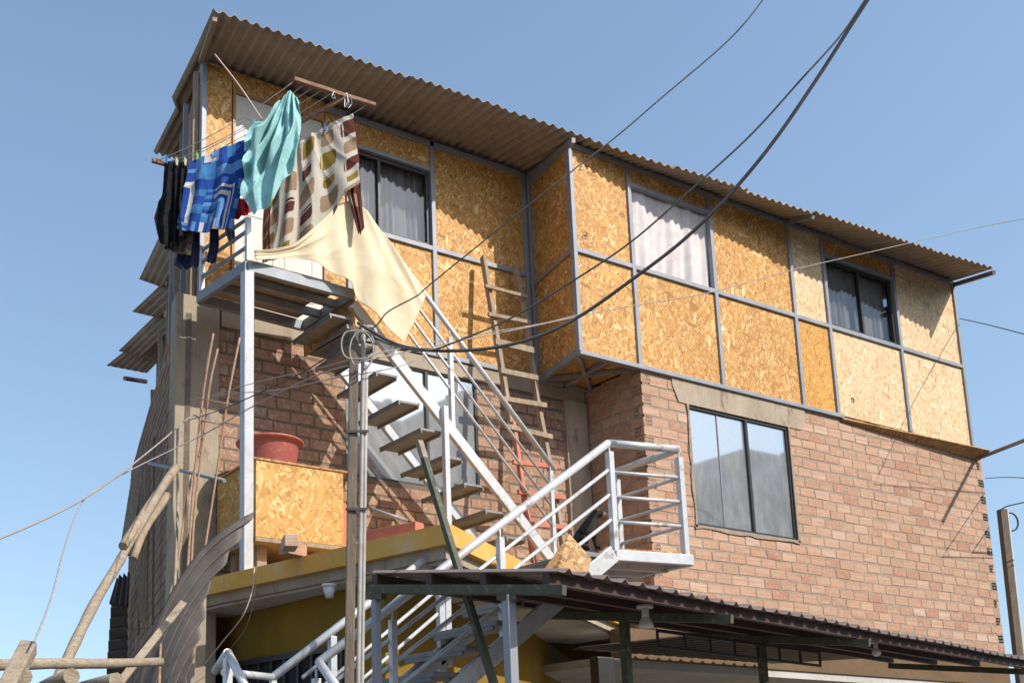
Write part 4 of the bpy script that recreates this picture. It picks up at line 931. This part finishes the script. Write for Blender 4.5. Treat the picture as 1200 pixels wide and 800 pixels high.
# pegs
mt_peg = {n: mottled('peg_'+n, c, [x*1.2 for x in c], 5, .5, 0, 0) for n, c in {'blue': (.03, .18, .55), 'pale': (.62, .58, .40), 'green': (.25, .5, .08), 'teal': (.08, .45, .38)}.items()}
for k, (x, y, cl, t, where) in enumerate([(195, 188, 'blue', .14, 'left end of the black trousers'), (207, 190, 'pale', .14, 'middle of the black trousers'), (217, 190, 'pale', .14, 'gap between trousers and striped towel'), (231, 184, 'green', .14, 'left part of the striped towel'), (252, 180, 'blue', .14, 'middle of the striped towel'), (266, 166, 'pale', .3, 'wire behind the striped towel'), (298, 145, 'teal', .0, 'left shoulder of the turquoise sheet'), (381, 150, 'blue', .93, 'top edge of the printed blanket')]):
    A_, nn = vplane(t, .06); p = onP(x, y, A_, nn); mb = MB()
    mb.beam(p-UP*.025, p+UP*.035+nn*.012, .012, .008, up=nn); mb.beam(p-UP*.025-nn*.01, p+UP*.035-nn*.02, .012, .008, up=nn)
    lone(mb, 'clothes_peg', mt_peg[cl], ('%s clothes peg on the %s' % (cl, where)), 'clothes peg', 'clothes pegs on the rack')
# ------------------------------------------------------------------ utility poles and cables
UPL = thing('utility_pole', tuple(V((pz(418, 385, 5.15).x, pz(418, 385, 5.15).y, 0))), 'square timber utility pole with conduits in front of the staircase', 'utility pole', 'utility poles')
pt = pz(418, 384, 5.15); pt2 = pz(412, 800, 5.15)
lean = (pt2-pt)/(pt.z-pt2.z)
def pole_at(z): return pt+lean*(pt.z-z)
mb = MB(); a = pole_at(.0)-RT*.012; b = pt-RT*.012; mb.beam(a, b, .046, .046, up=FWH); mb.build('post', M['wood_dark'], UPL, bevel=.004)
for dx, r, dz in ((.026, .012, 0.), (.046, .010, -.1)):
    top = pt+RT*dx-FWH*.02-UP*(.06-dz)
    mb = MB()
    path = [pole_at(.3)+RT*dx-FWH*.02, top-UP*.25, top-UP*.03, top+RT*.01+UP*.035, top+RT*.04+UP*.055, top+RT*.065+UP*.035, top+RT*.068-UP*.01] if dx < .04 else [pole_at(.3)+RT*dx-FWH*.02, top-UP*.05]
    mb.tube(smooth(path, 5), r, 10); mb.build('conduit', M['conduit'], UPL)
for z in (2.9, 3.3): 
    q = pole_at(z); mb = MB(); mb.beam(q-RT*.045-FWH*.028, q+RT*.065-FWH*.038, .006, .012); mb.build('clamp', M['cable'], UPL)
cc = pz(419, 404, 5.08)
mb = MB(); mb.tube([cc+RT*(.082*cos(t))+UP*(.085*sin(t)+.01*sin(3*t)) for t in [i*2*pi/28 for i in range(27)]], .005, 6); mb.build('cable_coil', M['cable_lt'], UPL)
mb = MB(); mb.tube([cc+RT*(.02+.060*cos(t))+UP*(-.03+.10*sin(t)) for t in [1.2+i*2*pi/28 for i in range(-12, 14)]], .0045, 6); mb.build('cable_coil', M['cable_lt'], UPL)
P2 = thing('utility_pole', tuple(V((pz(1183, 700, 13).x, pz(1183, 700, 13).y, 0))), 'far slanting utility pole right of the brick wall end', 'utility pole', 'utility poles')
a, b = pz(1174, 597, 13.5), pz(1194, 775, 13.5); dn = (b-a).normalized()
mb = MB(); mb.beam(a, a+dn*(a.z/abs(dn.z)), .085, .085, up=FWH); mb.build('post', M['wood_dark'], P2)
mb = MB(); mb.tube([a+RT*.06+UP*.0, a+RT*.06+dn*(a.z/abs(dn.z))], .022, 8); mb.build('conduit', M['conduit'], P2)
q = a+RT*.10-UP*.16; mb = MB(); mb.tube([q+RT*(.09*cos(t)-.0)+UP*(.12*sin(t)) for t in [-1.6+i*.25 for i in range(17)]], .011, 6); mb.build('cable_coil', M['cable'], P2)
def cable(pts, r, mat, label, nm='cable', grp='overhead cables'):
    w3 = smooth([pz(*p) for p in pts], 8); out_ = lambda p: p[0] < 0 or p[0] > 1200 or p[1] < 0
    if out_(pts[0]): w3 = [w3[0]+(w3[0]-w3[1]).normalized()*7]+w3
    if out_(pts[-1]): w3 = w3+[w3[-1]+V((9, .5, .3))]
    mb = MB(); mb.tube(w3, r, 6); return lone(mb, nm, M[mat], label, 'cable', grp)
cable([(1022, -8, 4.2), (1000, 26, 4.25), (955, 96, 4.35), (905, 168, 4.45), (855, 228, 4.55), (800, 282, 4.65), (740, 328, 4.75), (680, 370, 4.85), (630, 394, 4.9), (580, 407, 4.95), (520, 411, 5.0), (470, 405, 5.05), (432, 386, 5.08), (419, 378, 5.1)], .0085, 'cable', 'thickest black cable sagging from top right edge to the timber pole')
cable([(1018, -6, 4.3), (985, 42, 4.35), (940, 92, 4.4), (880, 158, 4.5), (810, 222, 4.6), (740, 283, 4.7), (670, 330, 4.8), (600, 372, 4.9), (545, 396, 4.95), (500, 411, 5.0), (460, 404, 5.05), (430, 392, 5.1)], .0045, 'cable', 'thinner black cable running just above the thickest one')
cable([(900, -8, 4.6), (872, 28, 4.62), (840, 60, 4.65), (775, 115, 4.7), (720, 162, 4.75), (640, 224, 4.8), (560, 288, 4.9), (502, 335, 5.0), (488, 347, 5.0), (455, 365, 5.05), (440, 382, 5.1), (410, 400, 5.15), (360, 433, 5.3), (300, 462, 5.6), (258, 480, 6.2), (222, 492, 8.0)], .0035, 'cable', 'thin dark cable crossing the roof then the cream sheet to the column')
cable([(1206, 255, 9), (1130, 270, 9), (1030, 293, 8.6), (930, 316, 8.2), (830, 343, 7.6), (720, 362, 7), (620, 383, 6.2), (540, 399, 5.6), (440, 420, 5.1), (424, 424, 5.1)], .0035, 'cable_lt', 'faint thin wire crossing the chipboard storey to the right sky')
cable([(1124, 373, 13.2), (1160, 381, 12), (1206, 393, 11)], .006, 'cable', 'short thin wire leaving the right end of the chipboard storey')
cable([(1155, 560, 13.6), (1180, 559, 12.8), (1206, 560, 12)], .006, 'cable', 'thin level wire leaving the top of the right brick end')
cable([(1172, 598, 13.4), (1180, 593, 13.2), (1206, 587, 12.5)], .008, 'cable', 'wire leaving the top of the far right utility pole')
cable([(-8, 634, 5), (50, 609, 5.5), (100, 583, 6), (150, 548, 6.8), (190, 516, 7.8), (222, 489, 8.35), (231, 488, 8.4), (236, 498, 8.4)], .006, 'cable_lt', 'pale wire sagging from the left edge up to the column')
cable([(40, 752, 3.6), (60, 700, 4), (76, 640, 4.8), (92, 596, 5.8), (110, 575, 6.3), (160, 547, 7), (240, 508, 7.2), (300, 474, 6.6), (370, 440, 5.8), (424, 424, 5.15)], .004, 'cable_lt', 'pale wire dropping to the sawn post stub at bottom left')
cable([(222, 468, 8.2), (262, 462, 7.6), (330, 456, 6.4), (400, 441, 5.4), (430, 437, 5.1), (480, 425, 5.3), (520, 400, 5.6)], .003, 'cable_lt', 'faint wire tied between rebars and the timber pole')
cable([(238, 466, 8.2), (300, 448, 7), (370, 432, 5.8), (424, 418, 5.15), (470, 408, 5.4), (540, 395, 5.7), (640, 378, 6.2), (700, 362, 6.6)], .0028, 'cable_lt', 'faint wire crossing the tall pale post to the ladder')
cable([(298, 664, 7.7), (296, 690, 7.6), (284, 722, 7.6), (262, 750, 7.8), (240, 778, 8.0)], .005, 'rope', 'beige cord hanging in a curve from the yellow slab edge', 'cord', 'hanging cords')
cable([(300, 664, 7.7), (298, 700, 7.7), (288, 735, 8.0), (270, 760, 8.4)], .0025, 'cable_lt', 'thin grey cord hanging behind the beige one under the slab', 'cord', 'hanging cords')
cable([(252, 64, 7.8), (280, 100, 7.5), (307, 140, 7.2)], .006, 'rope', 'beige rope from the roof corner down to the rack', 'rope', 'hanging cords')
cable([(782, 435, 11.2), (784, 460, 11.15), (800, 482, 11.2), (822, 482, 11.2), (836, 462, 11.1)], .004, 'cable_lt', 'thin loose wire loop hanging over the window lintel', 'wire', 'hanging cords')
# steel rods
mb = MB(); mb.beam(onY(1146, 537, Y1-.05), onY(1215, 510, 6.4), .035, .035); lone(mb, 'steel_rod', M['galv_red'], 'dark square steel rod jutting right from the floor board corner', 'rod')
mb = MB(); mb.tube([pz(174, 542, 9.2), pz(263, 563, 7.9)], .016, 8); lone(mb, 'pipe', M['galv'], 'grey pipe crossing the concrete column with a rusty tip', 'pipe')
mb = MB(); mb.tube([pz(146, 443, 12.5), pz(171, 447, 12.8)], .03, 8); lone(mb, 'pipe', M['galv_red'], 'short dark pipe stub poking out below the rear left roof', 'pipe')
# ------------------------------------------------------------------ rebars by the column
for k, (pp, lab) in enumerate([([(250, 391, 7.9), (243, 430, 7.85), (236, 480, 7.8), (226, 580, 7.7), (218, 700, 7.4), (213, 830, 7.0)], 'leftmost rusty rebar of the bundle before the column'),
        ([(255, 409, 7.85), (246, 450, 7.8), (240, 500, 7.8), (228, 600, 7.7), (223, 690, 7.5)], 'second rusty rebar of the bundle, slightly lower tip'),
        ([(281, 396, 7.9), (272, 440, 7.8), (265, 480, 7.75), (250, 580, 7.7), (234, 680, 7.5)], 'rightmost rusty rebar leaning beside the tall pale post'),
        ([(248, 400, 7.95), (238, 452, 7.9), (236, 520, 7.9), (221, 575, 7.8), (208, 660, 7.5), (190, 740, 6.9), (186, 830, 6.6)], 'long rusty rebar running down behind the bent corrugated sheet')]):
    mb = MB(); mb.tube(smooth([pz(*p) for p in pp], 5), .0095, 6); lone(mb, 'rebar', M['rebar'], lab, 'rebar', 'rebars in front of the concrete column', loc=None)
for k, (x0, y0, x1, y1) in enumerate([(234, 467, 272, 474), (236, 493, 262, 497)]):
    mb = MB(); mb.tube([pz(x0, y0, 7.75), pz(x1, y1, 7.72)], .005, 5); lone(mb, 'tie_wire', M['rebar'], 'upper tie wire across the rebars' if k == 0 else 'lower tie wire across the rebars', 'wire', 'tie wires on the rebars')
mb = MB(); mb.tube(smooth([pz(208, 500, 8.3), pz(208, 600, 7.9), pz(204, 700, 7.2), pz(196, 830, 6.6)], 4), .011, 8); lone(mb, 'pole', M['wood_pale'], 'thin upright pole at the left edge of the concrete column', 'pole')
# ------------------------------------------------------------------ props at the lower left
def log(pts, r, mat, label, cat='prop pole', nm='wooden_prop', n=10):
    q = smooth([pz(*p) for p in pts], 4); rr = [lerp(r[0], r[1], i/(len(q)-1))*random.uniform(.92, 1.08) for i in range(len(q))]
    mb = MB(); mb.tube(q, rr, n); return lone(mb, nm, M[mat], label, cat, 'timber props at the lower left')
log([(62, 808, 5.6), (83, 763, 5.85), (111, 706, 6.2), (138, 661, 6.5), (153, 634, 6.75), (199, 556, 7.3)], (.032, .028), 'wood_pale', 'thick pale round prop slanting up to the side wall')
log([(144, 640, 6.6), (170, 600, 7.0), (206, 548, 7.6)], (.030, .035), 'wood_old', 'shorter grey prop ending in mid air beside the thick one')
log([(156, 655, 6.9), (170, 620, 7.1), (196, 580, 7.4)], (.025, .03), 'wood_old', 'thin grey prop tucked under the other two')
log([(-14, 779, 4.6), (60, 777, 4.9), (120, 777, 5.2), (188, 775, 5.6)], (.026, .024), 'wood_pale', 'level pale pole across the lower left corner')
mb = MB(); a, b = pz(34, 757, 3.7), pz(12, 800, 3.55); mb.beam(a+(b-a)*3, a, .058, .058, up=FWH); lone(mb, 'post_stub', M['wood_pale'], 'sawn square post stub leaning at the far lower left', 'post', bevel=.006)
for (x0, y0, x1, y1, Zd, r, lab) in [(28, 792, 4, 806, 3.6, .03, 'short log end under the sawn post stub'), (84, 792, 40, 812, 3.9, .032, 'log end below the level pale pole'), (136, 796, 96, 806, 4.2, .03, 'grey log end left of the slanting plank')]:
    mb = MB(); a, b = pz(x0, y0, Zd), pz(x1, y1, Zd+.5); mb.tube([a, a.lerp(b, .5)+jit(.004), b], [r, r*1.05, r], 9); lone(mb, 'log', M['wood_pale'], lab, 'log', 'log ends at the lower left')
mb = MB(); mb.beam(pz(215, 706, 6.2), pz(140, 800, 5.6), .042, .02, up=FWH, off=(0, 0)); lone(mb, 'plank', M['wood_pale'], 'pale plank slanting across the bent corrugated sheet', 'plank')
mb = MB(); mb.beam(pz(217, 702, 6.3), pz(208, 722, 6.3), .02, .02)
# bent corrugated sheet
def bent(u, v): return RT*0+(-FWH*.16*sin(v*pi)*1.0)-UP*(.10*sin(v*pi))+RT*(-.06*sin(v*pi)*(1-u))
p00, p10 = pz(297, 600, 7.0), pz(222, 850, 6.5); p01, p11 = pz(160, 800, 6.9), pz(150, 930, 6.3)
def bf(u, v):
    # wavy cut edge at v=0 running down; ribs sweep down-left
    e = [(297, 600), (275, 640), (243, 690), (236, 735), (224, 772), (212, 850)]
    l = [(150, 850), (158, 870), (166, 890), (172, 910), (176, 930), (180, 960)]
    m_ = [(205, 686), (203, 725), (200, 765), (198, 800), (196, 850), (195, 900)]
    t = u*5; k = min(int(t), 4); q = t-k
    E_ = (lerp(e[k][0], e[k+1][0], q), lerp(e[k][1], e[k+1][1], q)); L_ = (lerp(l[k][0], l[k+1][0], q), lerp(l[k][1], l[k+1][1], q)); M_ = (lerp(m_[k][0], m_[k+1][0], q), lerp(m_[k][1], m_[k+1][1], q))
    x = (1-v)**2*E_[0]+2*v*(1-v)*(M_[0]*2-(E_[0]+L_[0])/2)+v*v*L_[0]; y = (1-v)**2*E_[1]+2*v*(1-v)*(M_[1]*2-(E_[1]+L_[1])/2)+v*v*L_[1]
    p = pz(x, y, lerp(7.0, 6.6, u)-.15*v); wv = sin(u*2*pi*8)
    return p+(-FWH*.65+RT*.6-UP*.45)*(.022*wv)
mb = MB(); mb.grid(110, 24, bf); lone(mb, 'corrugated_sheet', M['sheet_brown'], 'bent brown corrugated sheet leaning before the column and slab', 'corrugated sheet', solid=.005)
# back lean-to roofs at the far left
LT = thing('lean_to', (pz(140, 750, 13).x, pz(140, 750, 13).y, 0), 'small dark ridged lean-to roof low against the far end of the side wall', 'lean-to')
for k in range(7):
    y = 700+k*13.; x = 131-(k*.9); a, b = pz(x+1, y, 13), pz(150, y-3, 13); mb = MB(); c = pz(x-.5, y+13, 13.0); d = pz(150, y+10, 13)
    mb.poly([a-FWH*.1, b-FWH*.1, d, c]); mb.build('roof_ridge', M['sheet_brown'], LT, solid=.03)
corr(pz(137, 676, 12.6), pz(152, 672, 12.6), pz(128, 706, 12.2), pz(150, 712, 12.4), 3, .03, M['sheet_brown'], 'roof_sheet', LT)
for k, (x0, y0, x1, y1) in enumerate([(162, 550, 148, 640), (170, 548, 152, 650)]):
    mb = MB(); mb.beam(pz(x0, y0, 11.5), pz(x1, y1, 11), .12, .03); mb.build('side_batten', M['wood_old'], LT)
# ------------------------------------------------------------------ canopy
K1, K2, K3 = pz(655, 669, 5.0), pz(1200, 772, 8.9), pz(427, 671, 5.75)
K3.z = K3.z; ex = (K2-K1); L_ = ex.length; exn = ex.normalized(); ey = (K3-K1); eyn = ey.normalized()
K2 = K1+ex*1.06; ex = K2-K1; L_ = ex.length
nc = exn.cross(eyn).normalized(); nc = nc if nc.z > 0 else -nc
CN = thing('canopy', (K1.x+1, K1.y+.6, 0), 'dark red corrugated metal canopy on green beams across the foreground', 'canopy')
pitch = .155
def cfn(u, v):
    s = u*L_; ph = (s/pitch) % 1; z = .028*max(0, 1-abs(ph-.5)*5.5) 
    return K1+exn*s+ey*v+nc*(z+.004*sin(s*3))
mb = MB(); mb.grid(int(L_/pitch*11), 6, cfn, smooth=False); mb.build('roof_sheet', M['canopy'], CN, solid=.004)
up_ = V((0, 1, 0)); sx_ = (7.3-K1.x)/exn.x
def shade_sheet(u, v):
    q = u*(L_-sx_)+sx_; ph = (q/pitch) % 1; z = .028*max(0, 1-abs(ph-.5)*5.5); b_ = K1+exn*q+ey; yb = Y1-.06
    if b_.y > yb-.05: b_.y = yb-.05
    return V((b_.x, lerp(b_.y, yb, v), b_.z-.004+v*.05+z))
mb = MB(); mb.grid(int((L_-sx_)/pitch*11), 4, shade_sheet, smooth=False); mb.build('roof_sheet', M['black'], CN, solid=.004)  # rear sheet added only to shade the space below, black to vanish
for k, t in enumerate((.02, .33, .62, .93)):
    a = K1+ey*t*.97+eyn*.05-nc*.035+exn*.01; mb = MB(); mb.beam(a, a+ex*.985, .04, .055); mb.build('purlin', M['wood_maroon'], CN)
bms = [(.01, 662, 687), (.17, 825, 709), (.42, 971, 739), (.93, 1194, 779)]
BM = []
for k, (t, x, y) in enumerate(bms):
    # beam runs parallel to the left edge beneath the purlins
    s_ = [.02, 1.55, 3.3, 6.6][k]
    a = K1+exn*s_-nc*.088-eyn*.02; d = a+ey*1.0
    mb = MB(); mb.beam(a, d, .045, .05); mb.build('beam', M['wood_green'], CN, bevel=.002); BM.append((a, d))
# posts
def cpost(x, y, Zd, w_, zt, mat='silver'):
    p = pz(x, y, Zd); mb = MB(); mb.beam((p.x, p.y, 0), (p.x, p.y, zt), w_, w_, up=(0, 1, 0)); mb.build('post', M[mat], CN, bevel=.003)
a, d = BM[0]
for t, w_ in ((.26, .05), (.96, .04)):
    p = a.lerp(d, t); mb = MB(); mb.beam((p.x, p.y, 0), (p.x, p.y, p.z-.027), w_, w_, up=(0, 1, 0)); mb.build('post', M['galv'], CN, bevel=.003)
    mb = MB(); mb.beam(p-UP*.04-eyn*.05, p-UP*.04+eyn*.05, .055, .03); mb.build('bracket', M['wood_green'], CN)
for (bi, t, ln) in ((1, .55, .40), (2, .6, .3)):
    a, d = BM[bi]; p = a.lerp(d, t); mb = MB(); mb.beam(p, p-UP*ln, .045, .045, up=(0, 1, 0)); mb.build('hanger', M['wood_green'], CN)
    mb = MB(); mb.beam(p-UP*ln, p-UP*(ln+.25)-exn*.35, .03, .03); mb.build('brace', M['wood_green'], CN)
# further lattice beam under the canopy
mb = MB(); a, b = pz(770, 738, 6.6), pz(960, 764, 8.0)
mb.beam(a, b, .02, .02); mb.beam(a-UP*.1, b-UP*.1, .018, .018)
for i in range(8): q = a.lerp(b, i/7); mb.beam(q, q-UP*.1, .012, .012, up=(0, 1, 0))
mb.build('lattice_beam', M['black'], CN)
def bulb(x, y, Zd, r, label, flood=False):
    p = pz(x, y, Zd); t = thing('light_bulb', tuple(p), label, 'light bulb', 'unlit bulbs under the canopy')
    mb = MB(); mb.tube([p+UP*r*2.6, p+UP*r*2.2], r*1.1, 14); mb.tube([p+UP*r*2.2, p+UP*r*.9], [r*.45, r*.5], 12); mb.build('socket', M['lampwhite'], t)
    mb = MB(); prof = [(.02, -1.0), (.5, -.86), (.86, -.5), (1, 0), (.86, .5), (.5, .95)] if not flood else [(.02, -.55), (.7, -.55), (.95, -.45), (1., -.2), (.8, .4), (.5, .95)]
    mb.grid(20, len(prof)-1, lambda u, v: (p.x+r*prof[round(v*(len(prof)-1))][0]*cos(u*2*pi), p.y+r*prof[round(v*(len(prof)-1))][0]*sin(u*2*pi), p.z+r*prof[round(v*(len(prof)-1))][1])); mb.build('bulb', M['lampwhite'], t)
bulb(757, 731, 6.0, .042, 'white mushroom-shaped bulb hanging under the canopy near the post', True)
bulb(1027, 764, 7.6, .030, 'small round white bulb hanging under the right part of the canopy')
mb = MB(); p = pz(704, 786, 8.5); mb.box((p.x-.02, p.y, p.z-.12), (p.x+.16, p.y+.1, p.z+.12)); lone(mb, 'meter_box', M['black'], 'dark grey meter box fixed under the soffit behind the canopy', 'meter box', bevel=.01)

# smudged ink stamps on the chipboard, and battens cluttering the side wall
random.seed(31)
for (x, y, w_, h_) in ((683, 197, 12, 10), (684, 276, 10, 9), (873, 262, 7, 13), (874, 352, 8, 6), (1000, 470, 8, 8)):
    mb = MB(); c = onY(x, y, Y1-.0025)
    for q in range(16):
        dx, dz = random.uniform(-.5, .5)*w_*.0095, random.uniform(-.5, .5)*h_*.0095; ln = random.uniform(.006, .02)
        mb.box((c.x+dx, Y1-.003, c.z+dz), (c.x+dx+ln, Y1-.0015, c.z+dz+random.choice([.005, .012])))
    mb.build('stamp_mark', M['black'], H)
for k in range(9):
    t = random.uniform(.2, 4.9); z0 = random.uniform(.3, 3.2); a = WL+D3*t+N3*random.uniform(.03, .09)
    mb = MB(); mb.beam(a+UP*z0, a+D3*random.uniform(-.25, .35)+UP*(z0+random.uniform(1., 2.4)), random.uniform(.02, .05), random.uniform(.02, .04), up=N3)
    mb.build('side_batten', M['wood_dark'] if k % 2 else M['wood_old'], H)
